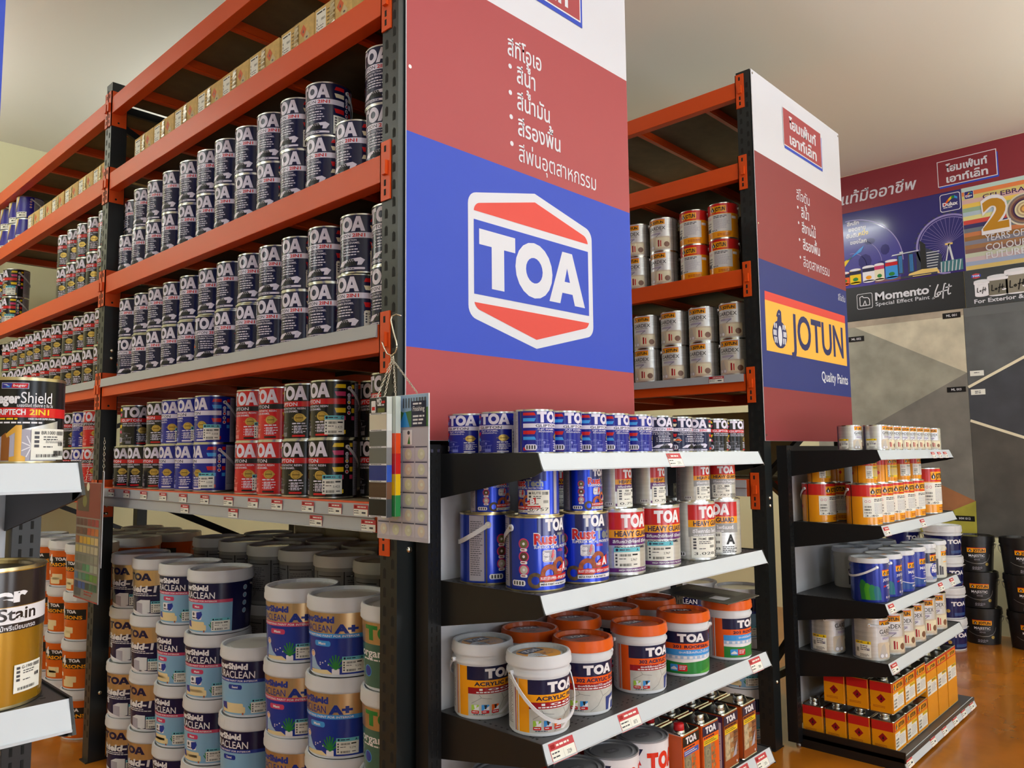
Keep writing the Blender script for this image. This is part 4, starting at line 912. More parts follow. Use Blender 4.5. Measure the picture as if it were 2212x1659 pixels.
def stack_bucket(st):
    gold_b = M('brushed_champagne', (196, 170, 130), .3, .85, noise=.08, scale=4, stretch=(6, 6, .4)); dnav = P('stack_navy', (18, 20, 66)); rose = P('rose', (198, 64, 104)); lb = P('pale_sky', (130, 176, 212)); mb_ = P('mid_blue', (24, 52, 150)); sofa = P('sofa', (226, 206, 160)); orb = P('season_orange', (206, 92, 22)); dg = P('organic_green', (64, 104, 92))
    def tealp(C, pr='9,274'): teal_sticker(C, 24, .03, 34, .26, 'A', pr)
    def s_one(C):
        C.rect(-110, .0, 110, .995, gold_b, 0); C.poly([(-110, .0), (-110, .55), (-10, .60), (110, .74), (110, .0)], dnav, 1); C.logo3(-8, .76, .17, dnav, 66, 1)
        C.text('Shield-1', -50, .50, .14, white, 84, al='l', bold=.045, ly=2, shear=.15); C.lines(-40, 36, .45, 2, .04, .018, white, 2, 3); C.rrect(-44, .28, -30, .40, white, 2); C.text('10', -37, .31, .05, dnav, 8, bold=.03, ly=3)
        C.poly([(-14, .05), (-14, .26), (0, .32), (22, .32), (22, .04), (4, .0)], white_pl, 2); C.poly([(-14, .26), (4, .24), (4, .0), (-14, .05)], grey, 3); C.poly([(-50, .12), (-14, .05), (40, .0), (-50, .0)], white, 2); tealp(C, '6,480')
    def s_clean(pinky):
        acc = rose if pinky else mb_
        def f(C):
            C.rect(-120, .0, 120, .995, dnav, 0); C.text('SuperShield', -56, .85, .105, white, 74, al='l', bold=.05, ly=2); C.text('DURACLEAN', -58, .685, .13, white, 88, al='l', bold=.01, ly=2, res=3)
            C.rect(-64, .0, 62, .60, lb, 1); C.rect(-64, .60, 62, .665, acc, 1); C.text('ULTIMATE CARE PAINT FOR INTERIOR', -56, .618, .030, white, 90, al='l', bold=.02, ly=2, shear=.15)
            C.rrect(-20, .47, 8, .56, acc, 2); C.text('Matt' if pinky else 'Semi', -6, .495, .04, white, 12, bold=.03, ly=3)
            if pinky: C.rrect(-22, .25, 4, .42, white, 2, .005); C.disc(-16, .36, .035, dkgrey, 3, 8); C.poly([(-8, .40), (4, .42), (6, .36), (2, .28), (-4, .25), (-8, .30)], mb_, 3); C.lines(-20, -6, .275, 1, 1, .02, navy, 4, 2)
            C.rrect(-40, .03, 14, .15, sofa, 2, .005); C.rrect(-36, .10, 10, .21, sofa, 2, .005); C.poly([(-38, .10), (-24, .08), (-26, .22), (-40, .20)], mb_, 3); C.rect(-40, .0, -36, .04, rust, 2); C.rect(8, .0, 11, .04, rust, 2)
            for k in range(5): C.bar((26, .06), (26+8*math.cos(R(40+k*25)), .06+.16*math.sin(R(40+k*25))), .02, green, 3)
            tealp(C)
            for v in (.86, .70, .54, .38): C.disc(88, v, .05, M('badge_teal', (110, 150, 180), .4), 1, 12); C.ring(88, v, .052, .045, white, 2)
        return f
    def s_aplus(pinky):
        acc = rose if pinky else skyb
        def f(C):
            C.rect(-120, .0, 120, .995, gold_b, 0); C.text('SuperShield', -62, .84, .10, mb_, 74, al='l', bold=.05, ly=2); C.text('DURACLEAN', -66, .68, .12, mb_, 74, al='l', bold=.0, ly=2, res=3); C.text('A+', 12, .675, .135, mb_, 36, al='l', bold=.06, ly=2, res=3)
            C.rect(-66, .0, 66, .59, mb_, 1); C.rect(-66, .59, 66, .66, acc, 1); C.text('AIR PURIFYING PAINT FOR INTERIOR', -50, .607, .034, white, 100, al='l', bold=.02, ly=2, shear=.15)
            C.rrect(-24, .45, 6, .54, acc, 2); C.text('Matt', -9, .475, .042, white, 14, bold=.03, ly=3)
            C.poly([(-36, .0), (-36, .05), (0, .07), (10, .0)], sofa, 2); C.disc(-30, .30, .045, M('skin_print', (220, 180, 150), .5), 3, 10); C.poly([(-36, .06), (-34, .26), (-27, .28), (-20, .14), (-10, .06)], M('pyjama', (150, 180, 214), .5), 3); C.ring(-30, .31, .058, .046, white, 4)
            for k in range(7): C.bar((14, .08), (14+13*math.cos(R(20+k*23)), .10+.22*math.sin(R(20+k*23))), .025, green, 3)
            C.rect(8, .0, 20, .09, white, 3)
            for i in range(5): C.rect(-14+5*(i % 4), .14+.03*(i % 3), -12+5*(i % 4), .16+.03*(i % 3), white, 3)
            tealp(C)
        return f
    def s_org(C):
        C.rect(-120, .0, 120, .995, gold_b, 0); C.logo3(0, .72, .23, green, 84, 1); C.rect(-80, .0, 80, .66, dg, 1); C.text('organic care', -56, .47, .12, white, 108, al='l', bold=.02, ly=2, res=3); C.lines(-50, 50, .41, 1, 1, .022, white, 2, 3)
        C.disc(-38, .24, .09, mb_, 2); C.ring(-38, .24, .092, .08, skyb, 3)
        for u_, c in ((10, pink), (24, sofa)): C.disc(u_, .28, .05, M('skin_print', (220, 180, 150), .5), 3, 10); C.poly([(u_-9, .04), (u_-8, .22), (u_+8, .22), (u_+10, .04)], c, 2)
        C.poly([(-10, .0), (-10, .06), (50, .06), (60, .0)], cream, 3); C.disc(-64, .1, .06, sofa, 2, 9)
    def s_season(C):
        C.rect(-120, .0, 120, .98, orb, 0); C.rect(-50, .52, 40, .80, ink, 1); C.text('4', -30, .62, .24, white, 16, bold=.05, ly=3); C.text('SEASONS', -44, .54, .09, amber, 76, al='l', bold=.03, ly=2); C.text('TOA', 2, .70, .08, white, 30, bold=.05, ly=2)
        C.rrect(-34, .04, 0, .22, sofa, 1, .004); C.rrect(-26, .16, 8, .32, sofa, 1, .004); C.rect(-50, .3, -36, .4, cream, 1); teal_sticker(C, 44, .03, 30, .26, 'A', '1,450')
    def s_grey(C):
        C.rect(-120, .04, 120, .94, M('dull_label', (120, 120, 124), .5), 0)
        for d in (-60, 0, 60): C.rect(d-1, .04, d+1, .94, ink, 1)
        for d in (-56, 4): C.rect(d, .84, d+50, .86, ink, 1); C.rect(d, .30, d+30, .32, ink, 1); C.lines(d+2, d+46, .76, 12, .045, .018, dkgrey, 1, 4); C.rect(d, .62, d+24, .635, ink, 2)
    arts = dict(one=s_one, clean=s_clean(True), semi=s_clean(False), aplus=s_aplus(True), asemi=s_aplus(False), org=s_org, season=s_season, grey=s_grey)
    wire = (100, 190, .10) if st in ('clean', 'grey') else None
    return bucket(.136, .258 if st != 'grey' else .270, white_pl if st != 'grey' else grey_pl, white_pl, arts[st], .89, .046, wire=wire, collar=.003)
# --- the plate with the bird, used on many cans
def bird_plate(C, d, v, w_, h_, ly=1):
    C.rect(d, v, d+w_, v+h_, amber, ly); C.rect(d, v+h_, d+w_, v+h_*1.13, red, ly)
    wm = w_*.22
    bird_mark(C.a, C.U(d+w_*.16), C.V(v+h_*.14), C.h*h_*.72, ly+1, ink, white, False); C.text('JOTUN', d+w_*.62, v+h_*.2, h_*.58, ink, w_*.62, bold=.05, ly=ly+1)
def bird_red(R0, H, mode, handle=None):
    k = Kind('paint_can', 'paint can'); mb = can_shell(R0, H, P('bird_amber', (232, 150, 20)), tin); C = CA(R0, R0, H)
    C.rect(-178, .70, 178, .985, P('bird_red', (200, 36, 34)), 0); bird_plate(C, -28, .735, 64, .18, 1)
    lab = {'white': paper, 'yellow': yellow, 'rack': M('soft_grey_label', (206, 204, 206), .4)}[mode]
    C.rect(-52, .20, 56, .68, lab, 0); C.rect(-52, .20, -18, .68, paper, 1); C.lines(-14, 52, .62, 2, .04, .022, dkgrey, 2, 3); C.lines(-14, 52, .53, 10, .028, .012, grey, 2, 4)
    C.ring(-42, .58, .03, .022, pink, 2); C.ring(-30, .58, .03, .022, pink, 2)
    for v in (.43, .36, .29): C.bars(-48, -24, v, v+.04, ink, 2, int(v*100), 8)
    C.text('ปริมาตร 3.40', -46, .215, .045, ink, 46, al='l', bold=0, ly=2); C.lines(0, 60, .12, 2, .04, .014, dkred, 1, 5); C.rect(-92, .02, -89, .98, ink, 1)
    if mode == 'rack': C.rect(58, .55, 78, .62, white, 2); C.poly([(92, .44), (102, .52), (112, .44), (102, .36)], red, 2); C.rect(-50, .21, -30, .30, navy, 2)
    else: C.poly([(-140, .40), (-130, .48), (-120, .40), (-130, .32)], red, 2)
    C.mesh(mb); k.part('body', cyl_mesh(mb, 'body')); k.part('lid', can_lid(R0, H))
    if handle: k.part('handle', bail(R0, H*.86, *handle))
    return k
def garden_can(R0, H, handle=None, sticker=True, plain=False):
    k = Kind('paint_can', 'paint can'); mb = can_shell(R0, H, silver, tin); C = CA(R0, R0, H)
    C.rect(-52, .40, 40, .985, M('pearl_label', (214, 214, 218), .3, .3), 0); bird_plate(C, -46, .80, 78, .13, 1); C.text('GARDEX', -46, .64, .10, ink, 80, al='l', bold=.01, ly=1, res=3); C.text('PREMIUM ENAMEL', -42, .585, .032, dkgrey, 66, al='l', bold=0, ly=1); C.rect(-36, .50, 14, .555, M('lilac_grey', (168, 160, 186), .4), 1)
    beige = M('room_beige', (206, 190, 170), .4); C.rrect(-54, .06, 54, .44, beige, 1, .012); C.poly([(-50, .08), (-40, .36), (-28, .42), (-14, .10)], M('curtain', (186, 178, 172), .4), 2); C.rect(-8, .12, 50, .40, M('room_wall', (224, 214, 186), .4), 2); C.rect(2, .14, 8, .34, dkred, 3); C.rect(12, .14, 16, .32, red, 3); C.disc(38, .2, .08, M('room_wood', (120, 80, 60), .4), 3); C.bar((-6, .44), (10, .52), .012, dkgrey, 3)
    for d in (-40, -22): C.disc(d, .13, .055, grey, 4, 12); C.disc(d, .13, .042, white, 5, 12)
    if sticker:
        C.rect(-128, .08, -76, .46, paper, 4); C.rect(-128, .39, -76, .46, yellow, 5); C.text('A', -84, .40, .05, ink, 5, bold=.05, ly=6); C.lines(-122, -90, .415, 1, 1, .02, dkgrey, 6, 3); C.lines(-110, -80, .34, 3, .045, .018, dkgrey, 6, 4); C.bars(-124, -114, .2, .3, ink, 6, 3, 6); C.rect(-90, .24, -80, .30, grey, 6); C.lines(-112, -82, .15, 3, .025, .01, dkgrey, 6, 5)
    for v in (.82, .70, .58, .46, .34, .22): C.disc(96, v, .03, dkgrey, 1, 10); C.disc(96, v, .02, silver, 2, 8)
    C.rect(-164, .05, -134, .95, M('back_label_blue', (90, 96, 130), .4), 0); C.rect(66, .0, 68, 1, M('seam_grey', (90, 90, 96), .3, .8), 1)
    C.mesh(mb); k.part('body', cyl_mesh(mb, 'body')); k.part('lid', can_lid(R0, H))
    if handle: k.part('handle', bail(R0, H*.84, *handle))
    return k
def bird_bucket(st):
    sh = M('shield_blue', (14, 44, 150), .22, .35, .5); mj = P('majestic_blue', (30, 52, 160)); body = dict(shield=sh, maj=mj, prime=P('prime_grey', (196, 198, 204)), plast=P('plast_grey', (206, 204, 196)))[st]
    def art(C):
        C.rect(-175, .0, 175, 1, body, 0)
        if st == 'shield':
            for i, (x, hh, c) in enumerate(((-76, .62, (40, 110, 50)), (-62, .52, (70, 150, 40)), (-48, .48, (40, 130, 80)), (-34, .44, (30, 110, 130)))):
                m = P('leaf_%d' % i, c); C.poly([(x-8, .02), (x-12, hh*.7), (x-8, hh), (x-2, hh*1.05), (x+7, hh*.92), (x+10, hh*.6), (x+12, .02)], m, 1+i)
            bird_plate(C, -16, .76, 66, .17, 1); C.text('JOTASHIELD', -14, .60, .075, white, 84, al='l', bold=.02); C.text('ANTIFADE', 0, .43, .055, white, 60, al='l', bold=.03); C.text('COLOURS', 6, .35, .055, white, 54, al='l', bold=.03); C.poly([(-12, .40), (-2, .43), (-2, .47), (-12, .45)], red, 2)
            for d in (0, 12, 24): C.disc(d, .09, .04, grey, 2, 10)
        elif st == 'maj':
            bird_plate(C, -18, .72, 66, .17, 1); C.text('MAJESTIC', -16, .54, .10, white, 84, al='l', bold=.005, res=3); C.lines(0, 40, .44, 1, 1, .02, white, 1, 3); C.text('TRUE BEAUTY', 0, .34, .045, lav, 62, al='l', bold=.0)
            C.poly([(-70, .40), (-30, .26), (10, .20), (60, .24), (60, .02), (-70, .02)], P('wave_blue', (30, 74, 150)), 1)
            pts = [(-70, .41), (-40, .29), (-10, .225), (20, .215), (60, .25)]
            for i in range(4): C.bar(pts[i], pts[i+1], .02, white, 3)
            for d in (4, 16): C.disc(d, .13, .035, white, 3, 8)
        elif st == 'prime':
            C.rect(-60, .62, 70, .99, navy, 1); bird_plate(C, -20, .70, 66, .2, 2); C.disc(6, .36, .27, mj, 1, 20); C.text('ULTRA', -14, .44, .12, white, 44, al='l', bold=.06, ly=2); C.text('PRIMER', -14, .29, .12, white, 52, al='l', bold=.06, ly=2); C.rect(-60, .02, 60, .16, grey, 1); C.lines(-10, 40, .1, 2, .04, .02, skyb, 2, 3)
        else:
            bird_plate(C, -16, .76, 64, .15, 1); C.text('JOTAPLAST', -10, .60, .07, white, 70, al='l', bold=.02); C.lines(-6, 40, .52, 1, 1, .03, amber, 1, 3)
            for x, hh in ((-48, .60), (-38, .66), (-26, .40), (-16, .36)): C.rect(x, .06, x+8, hh, dkgrey, 1); C.rect(x+8, .06, x+9.5, hh*.98, grey, 1)
            for d in (16, 26): C.disc(d, .2, .03, dkgrey, 2, 8)
        C.rect(-58, .0, -57, .0, white, 0)
    return bucket(.094, .212, body, white_pl, art, .93, .024, (-34, -124, .05) if st == 'shield' else None, lid_disc=lambda a, r_: (a.disc(0, 0, r_, r_, M('lid_film', (196, 198, 196), .15), 0, 24), a.rect(-.03, -.012, .03, .012, amber, 1)))
def black_bucket():
    bk = M('black_pail', (24, 22, 23), .35)
    def art(C):
        bird_plate(C, -26, .74, 56, .17, 1); C.text('MAJESTIC', 2, .56, .095, white, 48, bold=.01, res=3); C.rect(-18, .515, 22, .522, grey, 1); C.text('SENSE', 2, .42, .055, grey, 18, bold=0)
        pts = [(-42, .44), (-30, .36), (-15, .30), (2, .28), (20, .30), (34, .38), (42, .52), (44, .66)]
        for i in range(7): C.bar(pts[i], pts[i+1], .018+.012*math.sin(i*.45), M('swoosh_silver', (130, 128, 128), .3, .5), 1)
        C.disc(34, .26, .065, gold, 2)
        for d in (-10, -2, 6, 14): C.ring(d, .12, .035, .022, grey, 1)
        C.lines(-14, 18, .045, 1, 1, .02, grey, 1, 3)
    return bucket(.147, .274, bk, bk, art, .84, .050, wire=(90, 180, .12))
def navy_bucket():
    dn = P('pail_navy', (20, 24, 84))
    def art(C):
        C.rect(-175, .0, 175, 1, dn, 0); C.disc(-30, .35, .09, gold, 1); C.text('TOA', 10, .6, .2, white, 60, bold=.05); C.lines(70, 90, .8, 14, .05, .03, lav, 1, 3); C.rect(-10, .1, 40, .25, M('dusk_blue', (40, 70, 130), .4), 1)
    return bucket(.135, .230, white_pl, white_pl, art, .90, .05, wire=(60, 150, .10))
def pale_pail():
    def art(C): C.rect(-60, .1, 60, .9, cream, 0); C.poly([(-50, .2), (-10, .5), (-30, .2)], yellow, 1); C.rect(0, .5, 40, .54, dkgrey, 1); C.lines(0, 50, .42, 5, .06, .03, dkgrey, 1, 2)
    return bucket(.145, .40, M('cream_plastic', (214, 206, 176), .45), white_pl, art, .90, .05)
# --- rectangular tins
def tin_box(w_, d_, H, front, side, top_m, cap_m, cap_xy, cap_r, handle=True, flip_clip=False):
    k = Kind('oil_tin', 'tin'); b = MB()
    def ring4(z, i): return [(-w_/2+i, -d_/2+i, z), (w_/2-i, -d_/2+i, z), (w_/2-i, d_/2-i, z), (-w_/2+i, d_/2-i, z)]
    c = .006
    def oct(z, i): x, y = w_/2-i, d_/2-i; return [(-x+c, -y, z), (x-c, -y, z), (x, -y+c, z), (x, y-c, z), (x-c, y, z), (-x+c, y, z), (-x, y-c, z), (-x, -y+c, z)]
    rings = [(0, .002, tin), (.003, 0, tin), (.006, .0012, None), (H-.006, .0012, None), (H-.003, 0, tin), (H, .0015, tin)]
    for i in range(len(rings)-1):
        p, q = oct(rings[i][0], rings[i][1]), oct(rings[i+1][0], rings[i+1][1]); m = front['base'] if i == 2 else tin
        for j in range(8): b.poly([p[j], p[(j+1) % 8], q[(j+1) % 8], q[j]], m)
    b.poly(oct(0, .002)[::-1], tin); p, q = oct(H, .0015), oct(H-.004, .004)
    for j in range(8): b.poly([p[j], p[(j+1) % 8], q[(j+1) % 8], q[j]], tin)
    b.poly(q, tin)
    a = Art(); front['art'](a, w_, H); fb = a.build(lambda uu, vv, ly: (uu, -d_/2+.0012-.0005-.0003*ly, vv)); join(b, fb)
    a = Art(); side['art'](a, d_, H); sb = a.build(lambda uu, vv, ly: (-w_/2+.0012-.0005-.0003*ly, -uu, vv)); join(b, sb)
    k.part('body', b.mesh('body'))
    cb = MB(); x, y = cap_xy; cb.lathe([(cap_r*1.15, H-.005), (cap_r*1.1, H+.004), (cap_r*.95, H+.006)], tin, 18, (x, y, 0)); cb.lathe([(cap_r, H+.005), (cap_r*1.03, H+.007), (cap_r, H+.010), (cap_r*1.03, H+.013), (cap_r, H+.016), (cap_r, H+.024), (cap_r*.9, H+.026), (0, H+.026)], cap_m, 18, (x, y, 0)); k.part('cap', norm(cb.mesh('cap')))
    if handle:
        hb = MB(); hx = -x if abs(x) > .01 else 0; hy = 0 if abs(x) > .01 else -y*.9
        if flip_clip: hb.tube([(hx-.028, hy, H-.004), (hx-.02, hy-.004, H+.020), (hx+.03, hy-.006, H+.030), (hx+.045, hy, H-.002)], 0, tin, flat=(.012, .0012))
        else: hb.tube([(hx, hy-.024, H-.004), (hx, hy-.018, H+.008), (hx, hy+.018, H+.008), (hx, hy+.024, H-.004)], 0, tin, flat=(.010, .0012))
        k.part('handle', norm(hb.mesh('handle')))
    return k
def brick_tin(i):
    base = [orange, orange, P('tin_brown', (150, 70, 34)), P('tin_brown2', (150, 72, 38))][i]; head = [ink, navy, navy, navy][i]
    def art(a, w_, H):
        a.rect(-w_*.47, .008, w_*.47, H-.008, base, 0); a.rect(-w_*.47, H*.79, w_*.47, H-.008, head, 1); a.logo3(0, H*.82, H*.115, white, w_*.62, 2); a.lines(-w_*.42, w_*.42, H*.745, 1, 1, H*.022, navy if i < 2 else blackp, 2, 3+i)
        a.rect(-w_*.42, H*.635, w_*.42, H*.72, yellow if i else P('tin_blue', (60, 90, 170)), 1); a.lines(-w_*.38, w_*.36, H*.69, 2, H*.03, H*.012, navy if i else white, 2, 4)
        q = random.Random(i); stone = [M('stone_%d' % j, c, .6, noise=.25, scale=70) for j, c in enumerate(((120, 112, 92), (150, 104, 60), (124, 74, 42), (168, 150, 120)))]
        if i < 2:
            a.rect(-w_*.42, H*.12, 0, H*.63, stone[0], 1)
            for r_ in range(7): a.rect(w_*(.02+.06*(r_ % 2)), H*(.14+.07*r_), w_*(.2+.04*(r_ % 2)), H*(.2+.07*r_), stone[1], 2); a.rect(w_*.25, H*(.14+.07*r_), w_*.42, H*(.2+.07*r_), orange, 2)
            a.ring(-w_*.2, H*.5, w_*.12, w_*.07, M('ring_stone', (150, 140, 110), .6), 3, 16); a.ring(-w_*.2, H*.25, w_*.12, w_*.07, MATS['ring_stone'], 3, 16)
        else:
            a.rect(-w_*.42, H*.18, -w_*.1, H*.63, stone[3], 1); a.rect(-w_*.1, H*.18, w_*.15, H*.63, stone[1], 1); a.rect(w_*.15, H*.18, w_*.44, H*.63, stone[2], 1)
            for r_ in range(5): a.rect(-w_*.08+q.uniform(0, .02)*w_, H*(.2+.085*r_), w_*.12, H*(.27+.085*r_), stone[(r_ % 2)*2+1], 2); a.rect(w_*.16, H*(.245+.085*r_), w_*.42, H*(.255+.085*r_), ink, 2)
            a.poly([(w_*.05, H*.18), (w_*.38, H*.45), (w_*.3, H*.2)], grey, 3); a.rect(w_*.3, H*.06, w_*.36, H*.1, white, 2)
    def side(a, w_, H):
        a.rect(-w_*.46, .008, w_*.46, H-.008, [P('tin_orange_side', (196, 84, 34)), P('tin_orange_side', (196, 84, 34)), navy, P('tin_orange_side', (196, 84, 34))][i] if i != 2 else P('tin_plum', (70, 44, 90)), 0)
        if i == 2: a.rect(-w_*.4, .01, w_*.4, H*.85, lav, 1); a.lines(-w_*.36, w_*.36, H*.8, 20, H*.036, H*.012, dkgrey, 2, 3)
    return tin_box(.112, .10, .192, dict(base=base, art=art), dict(art=side), tin, red if i == 0 else tin, (-.026, -.020), .017)
def bird_tin(tall):
    am = P('bird_amber', (232, 150, 20)); rd = P('bird_red', (200, 36, 34)); w_, d_, H = (.17, .108, .150) if not tall else (.185, .13, .315)
    top = .68 if not tall else .84
    def art(a, w_, H):
        a.rect(-w_*.48, .006, w_*.48, H*top, am, 0); a.rect(-w_*.48, H*top, w_*.48, H-.006, rd, 0)
        ph = H*(.26 if not tall else .10); pv = H*(.70 if not tall else .86); a.rect(-w_*.40, pv, w_*.42, pv+ph*.9, amber, 1)
        bird_mark(a, -w_*.29, pv+ph*.1, ph*.7, 2, ink, white, False); a.text('JOTUN', w_*.1, pv+ph*.18, ph*.5, ink, w_*.5, bold=.05, ly=2)
        l0, l1 = (.12, .62) if not tall else (.46, .70); a.rect(-w_*.42, H*l0, w_*.44, H*l1, paper, 1); a.poly([(-w_*.02, H*(l1-.10*(1 if not tall else .5))), (w_*.44, H*(l1-.10*(1 if not tall else .5))), (w_*.44, H*l1), (-w_*.02, H*l1)], yellow, 2); a.lines(w_*.02, w_*.4, H*(l1-.06*(1 if not tall else .5)), 1, 1, H*.018, dkgrey, 3, 2)
        hh = H*(l1-l0); a.ring(-w_*.34, H*l1-hh*.14, hh*.05, hh*.035, pink, 2, 12); a.ring(-w_*.22, H*l1-hh*.14, hh*.05, hh*.035, pink, 2, 12)
        for k_ in range(3): a.bars(-w_*.38, -w_*.14, H*l0+hh*(.12+.2*k_), H*l0+hh*(.24+.2*k_), ink, 2, k_+2, 9)
        a.lines(-w_*.06, w_*.4, H*l0+hh*.66, 6, hh*.1, hh*.035, grey, 2, 4)
    def side(a, w_, H):
        a.rect(-w_*.46, .006, w_*.46, H*top, am, 0); a.rect(-w_*.46, H*top, w_*.46, H-.006, rd, 0)
        c = H*(.46 if not tall else .5); r_ = w_*.2; a.poly([(0, c-r_), (r_, c), (0, c+r_), (-r_, c)], dkred, 1); a.poly([(-r_*.2, c-r_*.3), (r_*.25, c-r_*.3), (r_*.1, c+r_*.4)], ink, 2); a.lines(-w_*.35, w_*.35, H*.22, 2, H*.04, H*.012, dkred, 1, 3)
    return tin_box(w_, d_, H, dict(base=am, art=art), dict(art=side), tin, tin, (-.03 if not tall else -.04, .01), .022, True, True)
# --- cardboard cartons
def carton():
    k = Kind('carton', 'box'); b = MB(); W, D, H = .232, .28, .165
    b.box(-D/2, -W/2, 0, D/2, W/2, H, card)
    a = Art(); a.rect(-.108, .018, -.045, .152, paper, 0); a.lines(-.102, -.05, .138, 1, 1, .007, ink, 1, 2)
    for k_ in range(4): a.rect(-.104, .105-.018*k_, -.100, .117-.018*k_, ink, 1)
    a.bars(-.075, -.05, .10, .112, ink, 1, 3, 8); a.lines(-.095, -.05, .075, 2, .012, .004, dkgrey, 1, 4); a.bars(-.085, -.06, .03, .042, ink, 1, 5, 8)
    for v in (.13, .112, .094, .076, .058, .040): a.lines(-.038, .018, v, 1, 1, .006, M('carton_ink', (122, 100, 62), .7), 1, int(v*1000))
    a.poly([(.045, .075), (.066, .108), (.045, .14), (.024, .108)], M('carton_orange', (206, 92, 44), .6), 1); a.poly([(.040, .098), (.050, .098), (.045, .118)], dkgrey, 2)
    a.poly([(.070, .035), (.091, .068), (.070, .10), (.049, .068)], M('carton_pale', (200, 180, 136), .6), 2); a.disc(.070, .068, .007, .005, dkgrey, 3, 8)
    a.bars(-.10, -.06, .006, .013, ink, 1, 4, 9)
    join(b, a.build(face_x(-D/2, 0, 0))); k.part('body', b.mesh('body'))
    tb = MB(); q = random.Random(4); pts = []
    film = M('packing_tape', (186, 166, 116), .12, 0, .8)
    for i in range(9):
        z = .155-.012*i; tb.poly([(-D/2-.0015-q.uniform(0, .003), -.012+q.uniform(-.004, .004), z), (-D/2-.0015-q.uniform(0, .003), .018+q.uniform(-.004, .004), z), (-D/2-.0015-q.uniform(0, .003), .018+q.uniform(-.004, .004), z-.012), (-D/2-.0015-q.uniform(0, .003), -.012+q.uniform(-.004, .004), z-.012)], film)
    tb.box(-D/2-.001, -.018, H, D/2+.001, .018, H+.0008, film); tb.v = [(x, y-.0, z) for x, y, z in tb.v]
    k.part('packing_tape', tb.mesh('packing_tape')); return k
# --- placing
ORD = ['first', 'second', 'third', 'fourth', 'fifth', 'sixth', 'seventh', 'eighth', 'ninth', 'tenth', 'eleventh', 'twelfth', 'thirteenth', 'fourteenth', 'fifteenth']
COUNT = 0
def put(k, loc, rot, label, group=None, scale=1.0, name=None, extra=(), sz=None, free=False):
    """rot: which way the printed front looks; 0 = towards -Y, -90 = towards -X"""
    x, y, z = loc
    rr = max(abs(v.co.x) for v in k.parts[0][1].vertices)*scale+.004
    for px_ in (RX, JX):                         # keep clear of the rack posts
        for py_ in (1.856, 4.297, 6.738):
            if free or not px_-.1 < x < px_+1.2: continue
            dx, dy = max(px_-x, 0, x-px_-.084), max(py_-.004-y, 0, y-py_-.084); d = math.hypot(dx, dy)
            if d < rr:
                if d < 1e-6: x = px_+.084+rr; continue
                k_ = (rr-d)/d; x += dx*k_*(1 if x > px_ else -1); y += dy*k_*(1 if y > py_ else -1)
    t = thing(name or k.name, label, k.cat, (x, y, z+.0005), R(rot), group); t.scale = (scale, scale, sz or scale)
    for pn, me, subs, lb in list(k.parts)+[(n, m, (), None) for n, m in extra]:
        o = bpy.data.objects.new(pn, me); COL.objects.link(o); o.parent = t
        if lb: o['label'] = lb
    return t
# ------------------------------------------------------------------ products on the first rack, aisle side
GR, GH, QR, QH = .083, .203, .0575, .130
K = {}
for st in GLIP:
    K[st] = glipton(GR, GH, st)
    K[st+'_tag'] = glipton(GR, GH, st, sticker=('code', 58, .05, 40, .32, {'two': 'GF222', 'black': 'G0100', 'blue': 'F2217', 'red': 'G4410'}[st], None, 3) if st in ('two', 'black') else ('teal', 38, .07, 40, .30, 'A', '3,058', 4))
    K[st+'_handle'] = glipton(GR, GH, st, handle=True, sticker=('code', 55, .05, 48, .34, 'GF222', None, 6) if st == 'two' else ('teal', 34, .07, 46, .32, 'C' if st == 'black' else 'A', '3,425' if st == 'black' else '3,058', 5))
def spread(ys, gap):
    ys = list(ys)
    for _ in range(40):
        for i in range(len(ys)-1):
            d = ys[i]-ys[i+1]
            if d < gap: e_ = (gap-d)/2; ys[i] += e_; ys[i+1] -= e_
    return ys
def nth(i): return ORD[i] if i < len(ORD) else 'last'
def can_row(ys, x, z, kinds, word, where, group, jit=7, base=-81):
    ys = spread([max(y, 2.014) for y in ys], 2*GR+.0035)
    n = len(ys)
    for i, y in enumerate(ys):
        x_ = x+.007 if y < 2.03 else x
        kd = kinds(i, n) if callable(kinds) else kinds[i]
        kk, ro = kd if isinstance(kd, tuple) else (kd, None)
        st = kk.split('_')[0]; extra = ' with sticker' if kk.endswith('tag') and st in ('two', 'black') else ' with blue-topped sticker' if kk.endswith('tag') else ' with handle' if kk.endswith('handle') else ''
        put(K[kk], (x_, y, z), base+rnd.uniform(-jit, jit) if ro is None else ro, '%s can%s, %s' % (GLIP[st]['name'], extra, where % nth(n-1-i)), group, free=True)
tagk = lambda every, off: (lambda i, n: 'two_tag' if (i+off) % every == 0 else 'two')
row_b = [4.197, 4.033, 3.864, 3.672, 3.491, 3.304, 3.128, 2.95, 2.768, 2.589, 2.407, 2.22, 2.039]
can_row(row_b, 1.575, 2.447, tagk(3, 0), 'enamel paint', '%s from the hexagon sign, lower layer below cartons', 'navy cans under the carton shelf')
row_bt = [4.02, 3.855, 3.673, 3.487, 3.307, 3.138, 2.954, 2.774, 2.595, 2.417, 2.046]
can_row(row_bt, 1.575, 2.447+GH, lambda i, n: 'two_handle' if i == 9 else ('two_tag' if i in (1, 2, 8) else 'two'), 'enamel paint', '%s from the hexagon sign, upper layer below cartons', 'navy cans under the carton shelf')
put(K['two_handle'], (1.60, 4.245, 2.447+GH), -100, 'navy can with a side handle, half hidden behind the middle rack post', 'navy cans under the carton shelf')
row_c = [4.172, 3.987, 3.809, 3.638, 3.463, 3.286, 3.104, 2.915, 2.755, 2.567, 2.382, 2.202, 2.019]
